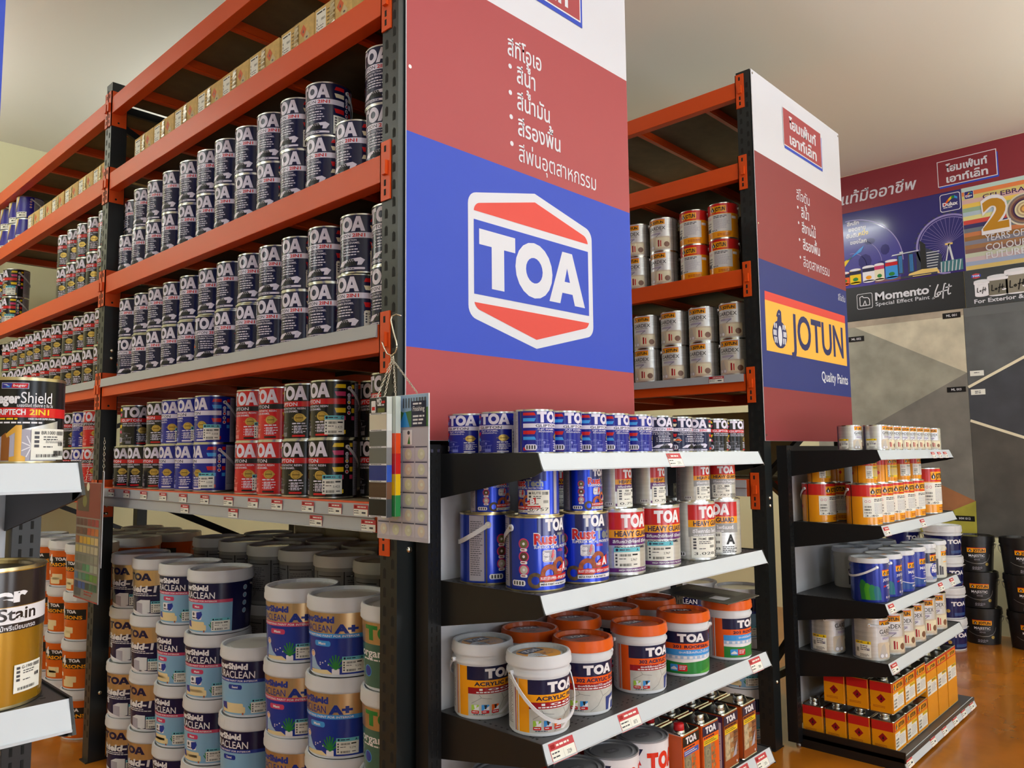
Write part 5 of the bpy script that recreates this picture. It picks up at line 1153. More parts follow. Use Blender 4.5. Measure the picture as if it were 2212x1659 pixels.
can_row(row_c, 1.575, 1.906, lambda i, n: ('two', -58) if i in (0, 5) else ('two_tag' if i in (3, 4, 7, 8, 9, 11) else 'two'), 'enamel paint', '%s from the hexagon sign, lower layer on the grey rail shelf', 'navy cans on the grey rail shelf')
row_ct = [4.165, 3.974, 3.802, 3.633, 3.45, 3.262, 3.093, 2.905, 2.739, 2.573, 2.387, 2.185, 2.005]
can_row(row_ct, 1.575, 1.906+GH, lambda i, n: 'two_tag' if i in (1, 2, 3, 5, 8, 9, 10, 11) else 'two', 'enamel paint', '%s from the hexagon sign, upper layer on the grey rail shelf', 'navy cans on the grey rail shelf')
row_d = [4.173, 3.99, 3.80, 3.619, 3.452, 3.268, 2.899, 2.723, 2.545, 2.365, 1.985]
kd = ['black', 'black_tag', 'black', 'blue', 'blue', ('blue_handle', -104), 'red_tag', 'red', 'black', ('black_handle', -92), 'black']
can_row(row_d, 1.575, 1.357, kd, 'gloss paint', '%s from the near post, lower layer above the price strips', 'mixed colour cans above the price strips')
row_dt = [4.10, 3.775, 3.605, 3.44, 3.27, 2.896, 2.72, 2.535, 2.36, 1.985]
kd = [('black_tag', -34), 'black', 'blue_tag', 'blue_tag', ('blue_handle', -92), 'red_tag', 'red', 'black', ('black_handle', -90), 'black']
can_row(row_dt, 1.575, 1.357+GH, kd, 'gloss paint', '%s from the near post, upper layer above the price strips', 'mixed colour cans above the price strips')
for i in range(2): put(K['black'], (1.716, 2.258, 1.357+GH*i), -80, 'black paint can set back in the dark gap behind the handled can, %s layer' % ('lower', 'upper')[i], 'mixed colour cans above the price strips')
# cartons on the top shelves
kc = carton()
for i, y in enumerate((3.968, 3.729, 3.489, 3.249, 3.013, 2.776, 2.526, 2.288, 2.05)):
    put(kc, (1.645 if i < 8 else 1.69, y, 3.0025), rnd.uniform(-.6, .6), 'brown carton with white label and orange diamond, %s from the hexagon sign' % ORD[8-i], 'cartons on the high shelf', sz=.79, free=True)
for i, y in enumerate((5.79, 5.541, 5.292, 5.046, 4.806, 4.566)):
    put(kc, (1.645, y, 3.0025), rnd.uniform(-1, 1), 'brown carton beyond the middle post, %s from that post on the top shelf' % ORD[5-i], 'cartons on the far high shelf', sz=.79, free=True)
# second bay, farther left
def swoosh_can(handle):
    k = Kind('paint_can', 'paint can'); R0, H = GR, GH; vio = P('violet_blue', (44, 36, 150)); mb = can_shell(R0, H, vio, tin); C = CA(R0, R0, H)
    for i in range(10):
        v0, v1 = i/10, (i+1)/10; e0, e1 = -10-60*(1-v0)**1.6, -10-60*(1-v1)**1.6
        C.poly([(-120, v0), (e0, v0), (e1, v1), (-120, v1)], white, 0); C.poly([(e0, v0), (e0+9, v0), (e1+9, v1), (e1, v1)], gold, 0)
    C.rect(-20, .06, 36, .30, paper, 2); C.lines(-14, 30, .24, 1, 1, .03, dkgrey, 3, 2); C.rect(0, .13, 12, .18, ink, 3); C.bars(14, 30, .13, .17, ink, 3, 2, 8); C.rect(-60, .02, 90, .05, ink, 1)
    for v in (.76, .64, .52): C.disc(52, v, .035, lav, 1); C.disc(52, v, .02, red, 2)
    C.rect(66, .06, 150, .95, grey, 0); C.lines(70, 140, .88, 20, .04, .014, dkgrey, 1, 4)
    C.text('TOA', -80, .62, .2, red, 50, bold=.05)
    C.mesh(mb); k.part('body', cyl_mesh(mb, 'body')); k.part('lid', can_lid(R0, H))
    if handle: k.part('handle', bail(R0, H*.86, 54, 144, .07))
    return k
ks, ksh = swoosh_can(False), swoosh_can(True)
for i, y in enumerate((6.551, 6.335, 6.15)):
    for j in range(2): put(ksh if (i == 2 and j == 1) else ks, (1.576, y, 3.0025+GH*.792*j), -64, 'violet-blue and white can with gold curve, %s layer, %s from the cartons' % (('lower', 'upper')[j], ORD[2-i]), 'violet cans at the far end of the high shelf', sz=.79)
far = 'far black cans on the shelf under the cartons'
for j, ys in enumerate(((6.60, 6.40, 5.191, 5.021, 4.865, 4.69, 4.517), (6.60, 6.40, 5.197, 5.03, 4.865, 4.69, 4.517))):
    for i, y in enumerate(spread(ys, .1695)):
        hd = i == 1; put(K['black_handle' if hd else ('black_tag' if (i+j) % 3 == 0 else 'black')], (1.575, y, 2.447+GH*j), -96 if hd else -80+rnd.uniform(-8, 8), 'black can %s left of the middle post, %s layer, second shelf down' % (ORD[6-i], ('lower', 'upper')[j]), far)
far2 = 'far black cans on the grey rail shelf'
for j, ys in enumerate(((6.30, 6.129, 5.96, 5.792, 5.617, 5.447, 5.262, 5.055, 4.865, 4.69, 4.517), (6.324, 6.13, 5.957, 5.786, 5.61, 5.44, 5.254, 5.048, 4.865, 4.69, 4.517))):
    for i, y in enumerate(spread(ys, .1695)):
        put(K['black_tag' if (i+j) % 4 == 1 else 'black'], (1.575, y, 1.906+GH*j), -80+rnd.uniform(-10, 10), 'black can %s left of the middle post, %s layer, grey rail shelf' % (ORD[10-i], ('lower', 'upper')[j]), far2)
for j in range(2):
    for i, (y, kk) in enumerate(((4.985, 'black'), (4.812, 'blue'), (4.637, 'red_tag'))):
        put(K[kk], (1.575, y, 1.357+GH*j), -60, '%s can left of the middle post beside the hanging swatch chart, %s layer' % (GLIP[kk.split('_')[0]]['name'], ('lower', 'upper')[j]), 'far cans above the orange pails')
# pails stacked on the floor
B = {st: stack_bucket(st) for st in ('one', 'clean', 'semi', 'aplus', 'asemi', 'org', 'season', 'grey')}
desc = dict(one='gold and navy', clean='navy and sky-blue pink-banded', semi='navy and pale blue', aplus='gold and blue pink-banded', asemi='gold and blue sky-banded', org='gold and dark green', season='orange')
lev = ('bottom', 'second', 'third', 'top')
for st, y, n, nm in (('one', 4.108, 4, 'beside the middle post'), ('one', 3.834, 4, 'second from the middle post'), ('clean', 3.545, 4, 'third from the middle post'), ('clean', 3.256, 4, 'fourth from the middle post'), ('semi', 2.935, 3, 'in the low stack'), ('aplus', 2.60, 4, 'third from the near post'), ('asemi', 2.325, 4, 'second from the near post'), ('org', 2.045, 4, 'beside the near post')):
    for j in range(n):
        top = j == n-1
        put(B[st], ((1.61 if st != 'org' else 1.632)+rnd.uniform(-.004, .004), y, .258*j), -66+rnd.uniform(-9, 9), '%s pail %s, %s of its stack' % (desc[st], nm, 'top' if top else lev[j]), 'white-lidded pails stacked on the floor')
for st, y, i in (('season', 5.64, 3), ('season', 5.36, 2), ('season', 5.07, 1), ('season', 4.785, 0)):
    for j in range(4): put(B[st], (1.61, y, .258*j), -64+rnd.uniform(-12, 12), 'orange pail, %s stack from the middle post, %s in it' % (ORD[i], lev[j]), 'orange pails beyond the middle post')
for r_, xx in ((0, 1.905), (1, 2.20)):
    for i, y in enumerate((5.50, 5.21, 4.92)):
        for j in range(4): put(B['season'], (xx, y+.1*r_, .258*j), -70, 'orange pail in the %s row beyond the middle post, %s stack, %s layer' % (('second', 'third')[r_], ('far', 'middle', 'near')[i], lev[j]), 'orange pails beyond the middle post')
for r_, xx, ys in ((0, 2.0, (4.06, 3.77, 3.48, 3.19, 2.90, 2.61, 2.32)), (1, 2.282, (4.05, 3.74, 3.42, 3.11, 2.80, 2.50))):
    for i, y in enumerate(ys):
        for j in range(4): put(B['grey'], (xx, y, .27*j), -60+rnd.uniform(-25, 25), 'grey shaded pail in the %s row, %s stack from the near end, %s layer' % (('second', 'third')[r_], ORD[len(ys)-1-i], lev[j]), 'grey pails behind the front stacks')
kp = pale_pail()
for i, y in enumerate((4.0, 3.68, 3.36, 3.04, 2.72)):
    for j in range(3): put(kp, (2.57, y, .401*j), -70, 'cream pail at the back of the rack, %s from the near end, %s layer' % (ORD[4-i], lev[j] if j < 2 else 'top'), 'cream pails at the back')

# ------------------------------------------------------------------ end shelving under the hexagon sign
SZ = (1.50, 1.126, .749, .402)
q = {}
for st in ('two', 'black', 'blue'): q[st] = glipton(.058, .122, st)
q['blue_tag'] = glipton(.058, .122, 'blue', sticker=('code', 52, .04, 50, .55, 'F22', '0.875', 2))
put(q['blue_tag'], (1.633, 1.735, 1.5002), -62, 'small blue can with sticker at the back left corner of the top end shelf', 'small cans on the top end shelf')
put(q['blue_tag'], (1.633, 1.600, 1.5002), -60, 'small blue can with sticker, second from the back on the top end shelf', 'small cans on the top end shelf')
xs = [1.632, 1.753, 1.872, 1.992, 2.118, 2.246, 2.371, 2.495, 2.62, 2.744]
for i, (x, st, ro) in enumerate(zip(xs, ('blue',)*5+('two',)*3+('black',)*2, (6, 4, 7, 5, 6, -36, -5, -58, -8, -8))):
    if i == 4: st = 'blue'
    put(q[st], (x, 1.462, 1.5002), ro, 'small %s can, %s from the left in the front row of the top end shelf' % (dict(blue='blue', two='navy', black='black')[st], ORD[i]), 'small cans on the top end shelf')
rg, rq = rust_can(GR, GH), rust_can(QR, QH, False)
hg = {(s_, b_): heavy_can(GR if b_ else QR, GH if b_ else QH, s_, b_) for s_ in ('enamel', 'prime') for b_ in (True, False)}
for (x, y, ro, lb) in ((1.672, 1.690, 52, 'at the back left'), (1.674, 1.502, -2, 'at the front left corner, strap handle showing'), (1.862, 1.487, -20, 'beside the silver cans')):
    put(rg, (x, y, SZ[1]+.0003), ro, 'large blue can with rusty chain print %s' % lb, 'blue chain-print cans on the second end shelf')
for (x, y, ro, lb, st) in ((1.648, 1.655, 12, 'on the back left gallon under the black bracket', 0), (1.662, 1.475, -86, 'with white sticker on the front left gallon', 1), (1.845, 1.462, 12, 'on the third blue gallon', 0)):
    put(rq, (x, y, SZ[1]+GH+.0008), ro, 'small blue chain-print can %s' % lb, 'small blue chain-print cans', extra=(('price_sticker', rq.rsticker),) if st else ())
for i, (x, y, ro, st) in enumerate(((2.052, 1.486, -14, 'enamel'), (2.262, 1.487, -24, 'enamel'), (2.498, 1.487, -7, 'prime'), (2.685, 1.487, -64, 'prime'))):
    put(hg[(st, True)], (x, y, SZ[1]+.0003), ro, 'silver gallon can with red and orange label, %s, %s' % (('purple band' if st == 'enamel' else 'grey band'), ('left one', 'right one', 'left one', 'by the shelf end')[i]), 'silver gallon cans on the second end shelf')
    put(hg[(st, False)], ((2.03, 2.222, 2.468, 2.65)[i], (1.485, 1.485, 1.458, 1.455)[i], SZ[1]+GH+.0008), (12, 13, 3, -33)[i], 'small silver can with red label and white sticker standing on the %s silver gallon' % ('first', 'second', 'third', 'fourth')[i], 'small silver cans on the second end shelf')
for i, x in enumerate((1.99, 2.20, 2.42, 2.63)):
    put(hg[('enamel', True)], (x, 1.675, SZ[1]+.0003), -20, 'silver gallon can hidden in the back row, %s from the left' % ORD[i], 'silver gallon cans on the second end shelf')
    if i < 3: put(hg[('enamel', False)], (x-.02, 1.66, SZ[1]+GH+.0008), -20, 'small silver can shaded in the back row above, %s from the left' % ORD[i], 'small silver cans on the second end shelf')
sf, sf2, s3, s2 = seal_bucket('fill', (-102, -12, .118, white_pl, .009, .003, .010, True, None, 1.08)), seal_bucket('fill', (-102, -192, .075, white_pl, .009, .003, .010)), seal_bucket('302', (-104, -194, .06, white_pl, .008, .003, .008)), seal_bucket('roof', (-104, -194, .05, white_pl, .008, .003, .008))
put(sf2, (1.662, 1.705, SZ[2]+.0004), -7, 'white-lidded filler bucket with amber label at the back left, handle folded behind', 'filler and sealer buckets')
put(sf, (1.672, 1.492, SZ[2]+.0004), 0, 'white-lidded filler bucket in front with its white handle hanging over the label', 'filler and sealer buckets')
for x, y, ro, k_, lb in ((1.885, 1.505, -18, s3, 'orange-lidded sealer bucket with cracked-wall label, directly right of the white-lidded one'), (2.165, 1.495, -9, s3, 'orange-lidded sealer bucket with cracked-wall label, farther right next to the green one'), (2.425, 1.488, -40, s2, 'orange-lidded roof bucket with green and blue label, third of the front orange lids'), (2.715, 1.478, -4, s2, 'orange-lidded roof bucket at the shelf end, partly under the grey leaflet'),
                         (1.868, 1.702, -30, s3, 'orange-lidded bucket in the back row behind the handled filler bucket'), (2.09, 1.702, -30, s3, 'orange-lidded bucket in the back row, second, below the white rail'), (2.315, 1.702, -30, s3, 'orange-lidded bucket in the back row, third, in shade'), (2.55, 1.70, -30, s2, 'orange-lidded bucket in the back row under the grey leaflet')):
    put(k_, (x, y, SZ[2]+.0004), ro, lb, 'filler and sealer buckets')
t = thing('leaflet', 'grey printed leaflet lying across the orange lids at the shelf end', 'leaflet', (2.70, 1.545, SZ[2]+.2098), R(4))
b = MB(); b.prism([(-.125, -.135, 0), (.11, -.155, .0), (.125, .145, .012), (-.105, .15, .012)], (0, 0, .003), M('leaflet_grey', (84, 86, 80), .3)); solid('sheet', b, t)
b = MB()
for x0, y0, x1, y1, m in ((-.09, -.02, .02, .10, dkgrey), (.03, -.1, .10, .1, M('leaflet_pale', (120, 122, 112), .3)), (-.08, -.1, -.02, -.04, white)): b.poly([(x0, y0, .0036+.006*(y0+.14)/.15), (x1, y0, .0036+.006*(y0+.14)/.15), (x1, y1, .0036+.006*(y1+.14)/.15), (x0, y1, .0036+.006*(y1+.14)/.15)], m)
obj('print', b, t)
def white_can():
    k = Kind('paint_can', 'paint can'); mb = can_shell(GR, GH, white, tin); C = CA(GR, GR, GH)
    C.logo3(10, .58, .26, P('bright_red', (222, 52, 32)), 84); C.text('SUPERIOR QUALITY', -30, .46, .055, ink, 78, al='l', bold=.02)
    for sg, c1, c2 in ((-1, navy, yellow),): C.poly([(-60, .80), (-48, .80), (-40, .90), (-66, .90)], navy, 0); C.poly([(-66, .66), (-44, .66), (-50, .76), (-72, .76)], red, 0); C.poly([(-70, .32), (-40, .32), (-48, .46), (-78, .46)], yellow, 0)
    C.rect(-60, .0, 70, .25, P('wood_brown', (120, 60, 30)), 0)
    C.mesh(mb); k.part('body', cyl_mesh(mb, 'body'))
    a = Art(); a.ring(0, 0, .070, .066, grey, 0, 30); a.poly([(-.03, 0), (-.018, .015), (.018, .015), (.03, 0), (.018, -.015), (-.018, -.015)], M('emboss', (120, 120, 126), .35), 1); a.logo3(0, -.006, .012, grey, .03, 2)
    k.part('lid', can_lid(GR, GH, M('lid_grey', (150, 150, 158), .35, .15))); lb = a.build(face_z(GH-.0073)); k.part('lid_stamp', cyl_mesh(lb, 'lid_stamp')); return k
wc = white_can()
for i, (x, y) in enumerate(((1.66, 1.63), (1.822, 1.487), (1.993, 1.487), (2.165, 1.492), (2.05, 1.68), (1.86, 1.68))):
    put(wc, (x, y, SZ[3]+.0004), -14, 'white can with big red letters and grey lid, %s' % ('back left under the bracket', 'first of the front row', 'second of the front row', 'beside the red-capped tin', 'hidden behind the second', 'hidden behind the first')[i], 'white cans on the low end shelf')
bt = [brick_tin(i) for i in range(4)]
for i, x in enumerate((2.312, 2.440, 2.578, 2.716)):
    for r_ in range(2): put(bt[i], (x, 1.452+.112*r_, SZ[3]+.0004), rnd.uniform(-2, 2), ['orange tin with black head and red cap', 'orange tin with navy head and yellow strip', 'brown stone-print tin with plum side', 'brown stone-print tin nearest the shelf end'][i]+(', front row' if r_ == 0 else ', behind its twin'), 'rectangular sealer tins')

# ------------------------------------------------------------------ second rack and its end shelving
gc, gch, gcp = garden_can(GR, GH), garden_can(GR, GH, (128, 218, .03)), garden_can(GR, GH, sticker=False)
gh2 = garden_can(GR, GH, (-78, 12, .004), True)
br_ = bird_red(GR, GH, 'rack', (96, 186, .06))
for j in range(2):
    for i, (y, k_) in enumerate(((2.68, gch), (2.494, gch), (2.288, br_), (2.103, br_))):
        put(k_, (3.975, y, 2.4825+GH*j), -86+rnd.uniform(-5, 5), ('silver can' if i < 2 else 'red and amber can')+', %s layer, second rack high shelf, %s' % (('lower', 'upper')[j], ('left one', 'right one', 'left one', 'right one by the post')[i]), 'cans on the high shelf of the second rack', free=True)
    for i, y in enumerate((2.80, 2.625, 2.434, 2.248, 2.056)): put(gcp if i % 2 else gch, (3.975, y, 1.9145+GH*j), -84+rnd.uniform(-6, 6), 'silver garden-enamel can, %s layer, %s from the post on the railed shelf' % (('lower', 'upper')[j], ORD[4-i]), 'silver cans on the railed shelf of the second rack', free=True)
for i, y in enumerate((2.10, 2.39, 2.68, 2.97)):
    for j in range(3): put(B['semi' if j else 'clean'], (4.01, y, .258*j), -80, 'pale pail on the floor of the second rack, %s from the post, %s layer' % (ORD[i], lev[j] if j < 2 else 'top'), 'pails on the floor of the second rack')
JZ = (1.50, 1.132, .76, .48, .06)
gq, gqs = garden_can(QR, QH, sticker=False), garden_can(QR, QH, sticker=True)
put(gqs, (4.115, 1.512, JZ[0]+.0003), 0, 'small silver can with yellow-topped sticker at the top shelf back left', 'small silver cans on the top penguin shelf')
put(gqs, (4.20, 1.412, JZ[0]+.0003), 8, 'small silver can with yellow-topped sticker at the top shelf front left', 'small silver cans on the top penguin shelf')
for i, x in enumerate((4.336, 4.466, 4.60, 4.722, 4.848, 4.970, 5.175)):
    put(gq, (x, 1.425, JZ[0]+.0003), -38 if i < 6 else -66, 'small white-fronted silver can, %s after the two stickered ones on the top shelf' % ORD[i], 'small silver cans on the top penguin shelf')
jw, jwh = bird_red(GR, GH, 'white'), bird_red(GR, GH, 'white', (-104, -194, .07))
jq, jqy = bird_red(QR, QH, 'white'), bird_red(QR, QH, 'yellow')
put(jwh, (4.115, 1.685, JZ[1]+.0003), -16, 'red and amber gallon can with strap handle at the back left of the second shelf', 'red and amber gallon cans')
for i, (x, k_) in enumerate(((4.10, jwh), (4.275, jw), (4.445, jw), (4.62, jw), (4.80, jw))):
    put(k_, (x, 1.452, JZ[1]+.0003), -22, 'red and amber gallon can, %s in the front row of the second shelf' % ORD[i], 'red and amber gallon cans')
put(jw, (5.07, 1.450, JZ[1]+.0003), -20, 'largest red and amber can at the right end of the second shelf', 'red and amber gallon cans', 1.15, sz=1.3)
for i, (x, y, k_, ro) in enumerate(((4.105, 1.675, jqy, -14), (4.10, 1.44, jqy, -14), (4.255, 1.44, jq, 70), (4.40, 1.44, jqy, -30), (4.615, 1.44, jq, -12), (4.81, 1.44, jq, -6), (4.20, 1.62, jq, 100))):
    put(k_, (x, y, JZ[1]+GH+.0008), ro, 'small red and amber can %s' % ('with yellow label on the back left gallon', 'with yellow label on the front left gallon', 'turned to show its barcode side, second along', 'with yellow label, third along', 'with white label, fourth along', 'with white label, last of the small ones', 'turned away in the second row'), 'small red and amber cans') if False else put(k_, (x, y, JZ[1]+GH+.0008) if i != 6 else (4.27, 1.665, JZ[1]+GH+.0008), ro, 'small red and amber can ' + ('with yellow label on the back left gallon', 'with yellow label on the front left gallon', 'turned to its side seam, second along', 'with yellow label, third along', 'with white label, fourth along', 'with white label, last of the small ones', 'turned away in the second row')[i], 'small red and amber cans')
put(jw, (4.29, 1.67, JZ[1]+.0003), -60, 'red and amber gallon can standing in shade in the second row', 'red and amber gallon cans')
jb = {s_: bird_bucket(s_) for s_ in ('shield', 'maj', 'prime', 'plast')}
for i, (x, s_, lb) in enumerate(((4.112, 'shield', 'shiny blue pail with green leaf print and handle, front left'), (4.312, 'shield', 'shiny blue pail with green leaf print, second along'), (4.508, 'maj', 'plain blue pail with white wave line, third along'), (4.704, 'maj', 'plain blue pail with white wave line, fourth along'), (4.90, 'prime', 'grey pail with navy head and blue disc'), (5.10, 'plast', 'pale grey pail with tower-block print at the shelf end'))):
    put(jb[s_], (x, 1.447, JZ[2]+.0004), -14, lb+' of the third penguin shelf', 'pails on the third penguin shelf')
for i, x in enumerate((4.47, 4.70, 4.93)): put(jb['plast'], (x, 1.67, JZ[2]+.0004), -30, 'pale grey pail in the second row of the third penguin shelf, %s' % ('left', 'middle', 'right')[i], 'pails on the third penguin shelf')
put(gh2, (4.105, 1.668, JZ[3]+.0004), 4, 'silver gallon can with yellow-topped sticker at the back left of the fourth shelf', 'silver gallon cans on the fourth penguin shelf')
put(gh2, (4.105, 1.455, JZ[3]+.0004), 6, 'silver gallon can with yellow-topped sticker and strap handle at the fourth shelf corner', 'silver gallon cans on the fourth penguin shelf')
for i, x in enumerate((4.285, 4.458, 4.635, 4.835, 5.03)): put(gcp, (x, 1.438, JZ[3]+.0004), -52, 'silver white-fronted gallon can, %s after the stickered corner can, fourth shelf' % ORD[i], 'silver gallon cans on the fourth penguin shelf')
ts, tt = bird_tin(False), bird_tin(True)
for j in range(2):
    for i, y in enumerate((1.394, 1.506, 1.619, 1.735)):
        if j == 1 and i == 3: continue
        put(ts, (4.117, y, JZ[4]+.0006+.1815*j), 0, 'small red and amber tin, bottom deck left side, %s layer, %s' % (('lower', 'upper')[j], ('corner', 'second', 'third', 'rearmost')[i]), 'small thinner tins')
    for i, x in enumerate((4.293, 4.468)): put(ts, (x, 1.394, JZ[4]+.0006+.1815*j), 0, 'small red and amber tin, bottom deck front, %s layer, %s from corner' % (('lower', 'upper')[j], ('first', 'second')[i]), 'small thinner tins')
for i, x in enumerate((4.658, 4.846, 5.034, 5.20)): put(tt, (x, 1.408, JZ[4]+.0006), 0, 'tall red and amber thinner tin, %s from the small tins on the bottom deck' % ORD[i], 'tall thinner tins') if i < 3 else put(tt, (5.175, 1.548, JZ[4]+.0006), 0, 'tall red and amber thinner tin standing behind the right end of its row', 'tall thinner tins')
put(tt, (4.99, 1.548, JZ[4]+.0006), 0, 'tall red and amber thinner tin in the second row, middle', 'tall thinner tins')
# pails on the floor by the poster wall
kb, kn = black_bucket(), navy_bucket()
for (x, y, n, lb) in ((7.10, 1.685, 3, 'left'), (7.11, 1.365, 3, 'right')):
    for j in range(n): put(kb, (x+.006*j, y-.012*(2-j), .275*j), -78+3*j, 'black pail with amber bird plate by the poster wall, %s stack, %s' % (lb, ('bottom', 'middle', 'top')[j]), 'black pails by the poster wall')
for (x, y, lb) in ((6.74, 1.81, 'near'), (6.87, 2.14, 'far')):
    for j in range(4): put(kn, (x, y, .231*j), -40, 'navy pail with white lid by the poster wall, %s stack, %s' % (lb, lev[j]), 'navy pails by the poster wall')

# ------------------------------------------------------------------ nearest end shelving, left edge
def near_can(st):
    R0, H = (.057, .137) if st == 'gloss' else (.083, .213)
    k = Kind('paint_can', 'paint can'); br = P('brown_black', (44, 34, 32)); mb = can_shell(R0, H, blackp if st == 'gloss' else M('amber_gold', (170, 124, 24), .25, .45, .4), gold_tin, 64); C = CA(R0, R0, H)
    def beger(d, v, w_, h_):
        C.rect(d, v, d+w_, v+h_, white, 2); C.rect(d+.6, v+h_*.06, d+w_-.6, v+h_*.94, M('deep_indigo', (44, 40, 140), .3), 3); C.poly([(d+w_*.38, v+h_*.12), (d+w_*.94, v+h_*.12), (d+w_*.98, v+h_*.88), (d+w_*.42, v+h_*.88)], red, 4); C.text('beger', d+w_*.67, v+h_*.34, h_*.42, white, w_*.46, bold=.01, ly=5, shear=.2); C.poly([(d+w_*.06, v+h_*.7), (d+w_*.3, v+h_*.4), (d+w_*.2, v+h_*.7)], white, 5); C.poly([(d+w_*.16, v+h_*.3), (d+w_*.34, v+h_*.5), (d+w_*.3, v+h_*.2)], skyb, 5)
    if st == 'gloss':
        beger(-33, .865, 38, .068); C.text('beger', -46, .70, .11, white, 40, al='l', bold=.045, ly=2, res=4); C.text('Shield', -5, .70, .13, white, 45, al='l', bold=.0, ly=2, res=4); C.text('เบเยอร์ชิลด์ กริปเทค ทู อิน วัน', 42, .655, .035, white, 52, al='r', bold=.01, ly=2)
        C.rect(-180, .535, 180, .645, P('band_red', (206, 30, 32)), 1); C.text('GRIPTECH', -42, .565, .062, white, 44, al='l', bold=.03, ly=2, res=3); C.text('2IN1', 7, .565, .062, yellow, 29, al='l', bold=.03, ly=2, res=3)
        C.lines(-44, 2, .508, 1, 1, .018, yellow, 2, 3); C.text('HIGH GLOSS SUPER ENAMEL', 6, .508, .02, white, 42, al='l', bold=.03, ly=2); C.lines(-40, 30, .465, 1, 1, .018, white, 2, 6)
        C.poly([(-40, .02), (-40, .28), (-10, .40), (54, .38), (54, .02)], grey, 0); C.poly([(0, .40), (54, .50), (54, .38), (20, .38)], silver, 1)
        C.poly([(-18, .03), (-18, .08), (-11, .09), (-11, .36), (-22, .30), (-24, .34), (-10, .445), (-2, .445), (-2, .10), (4, .08), (4, .03)], M('gold_numeral', (214, 160, 60), .3, .3), 2)
        C.poly([(-30, .04), (-30, .32), (-24, .36), (-18, .3), (-18, .04)], M('bronze', (150, 90, 40), .35, .4), 1)
        for a_ in range(0, 360, 40): C.bar((12, .2), (12+14*math.cos(R(a_)), .2+.14*math.sin(R(a_))), .012, white, 2)
        st2 = ('BR1000', None, 11, .045, 62, .36)
    else:
        C.rect(-180, .72, 180, .97, br, 0); beger(-34, .865, 38, .07); C.text('Beger', -42, .755, .10, white, 84, al='l', bold=.05, ly=2, res=4)
        C.rect(-180, .60, 180, .715, white, 1); C.text('WoodStain', -50, .625, .085, br, 104, al='l', bold=.02, ly=2, res=4); C.rect(-180, .545, 180, .60, br, 1); C.text('ย้อมไม้พรีเมียมเกรด', 0, .555, .03, white, 54, al='l', bold=.01, ly=2)
        C.rect(-70, .02, 12, .53, M('timber_print', (150, 84, 40), .4, noise=.2, scale=9, stretch=(1, 1, 6)), 1); C.rect(10, .02, 12, .53, P('timber_edge', (80, 40, 20)), 2); C.poly([(-40, .49), (8, .49), (8, .36), (-16, .26), (-40, .36)], white, 2); C.poly([(-37, .475), (5, .475), (5, .37), (-16, .285), (-37, .37)], red, 3)
        st2 = ('G-1900', '', 30, .10, 36, .20)
    C2 = CA(R0, R0, H)
    code_sticker(C2, st2[2], st2[3], st2[4], st2[5], st2[0], None, 7)
    if st == 'gloss': C2.text('สีน้ำมันเบเยอร์ชิลด์', 32, .24, .03, dkgrey, 34, al='l', bold=0, ly=6); C2.bars(46, 70, .09, .15, ink, 7, 5, 16)
    C.mesh(mb); k.part('body', cyl_mesh(mb, 'body')); k.part('lid', can_lid(R0, H, gold_tin, 64)); k.part('price_sticker', C2.mesh())
    return k
put(near_can('gloss'), (.380, 1.462, 1.4925), -15, 'near black enamel can with red band and gold numeral on the upper left shelf', 'cans on the nearest shelving')
put(near_can('stain'), (.343, 1.488, 1.1203), -13, 'near dark brown and gold wood stain can on the lower left shelf', 'cans on the nearest shelving')
def low_can():
    k = Kind('paint_can', 'paint can'); mb = can_shell(GR, .305, P('low_blue', (36, 90, 150)), gold_tin, 48); C = CA(GR, GR, .305); C.rect(-178, .93, 178, .985, amber, 0); C.rect(-178, .2, 178, .5, white, 0); C.mesh(mb); k.part('body', cyl_mesh(mb, 'body')); k.part('lid', can_lid(GR, .305, gold_tin, 48)); return k
put(low_can(), (.286, 1.478, .7403), -10, 'tall blue and amber can cut off at the bottom left corner', 'cans on the nearest shelving')

# ------------------------------------------------------------------ hanging charts and hooks
def chain(b, p, q, m=chrome, link=.009):
    p, q = Vector(p), Vector(q); d = (q-p); n = max(2, int(d.length/link)); d.normalize(); s = d.cross(Vector((.3, .9, .1))).normalized(); w2 = d.cross(s)
    for i in range(n):
        c = p+(q-p)*((i+.5)/n); sd = s if i % 2 else w2; pts = []
        for k in range(9): a = 2*math.pi*k/8; pts.append(c+d*math.cos(a)*link*.72+sd*math.sin(a)*link*.30)
        b.tube(pts, .0009, m, 5)
t = thing('wire_hook', 'large bent steel hook on the near rack post carrying three chart chains', 'hook', (0, 0, 0))
b = MB(); cp = [(1.458, 1.835, 1.918), (1.450, 1.850, 1.924), (1.443, 1.862, 1.918), (1.441, 1.864, 1.905), (1.441, 1.852, 1.870), (1.441, 1.838, 1.838), (1.441, 1.834, 1.822), (1.441, 1.842, 1.806), (1.441, 1.860, 1.799), (1.441, 1.880, 1.806), (1.441, 1.896, 1.825), (1.441, 1.908, 1.846)]
b.tube([tuple(Vector(cp[i]).lerp(Vector(cp[i+1]), k/3)) for i in range(len(cp)-1) for k in range(3)]+[cp[-1]], .0022, chrome, 8); solid('wire', b, t)
hk = (1.441, 1.852, 1.797)
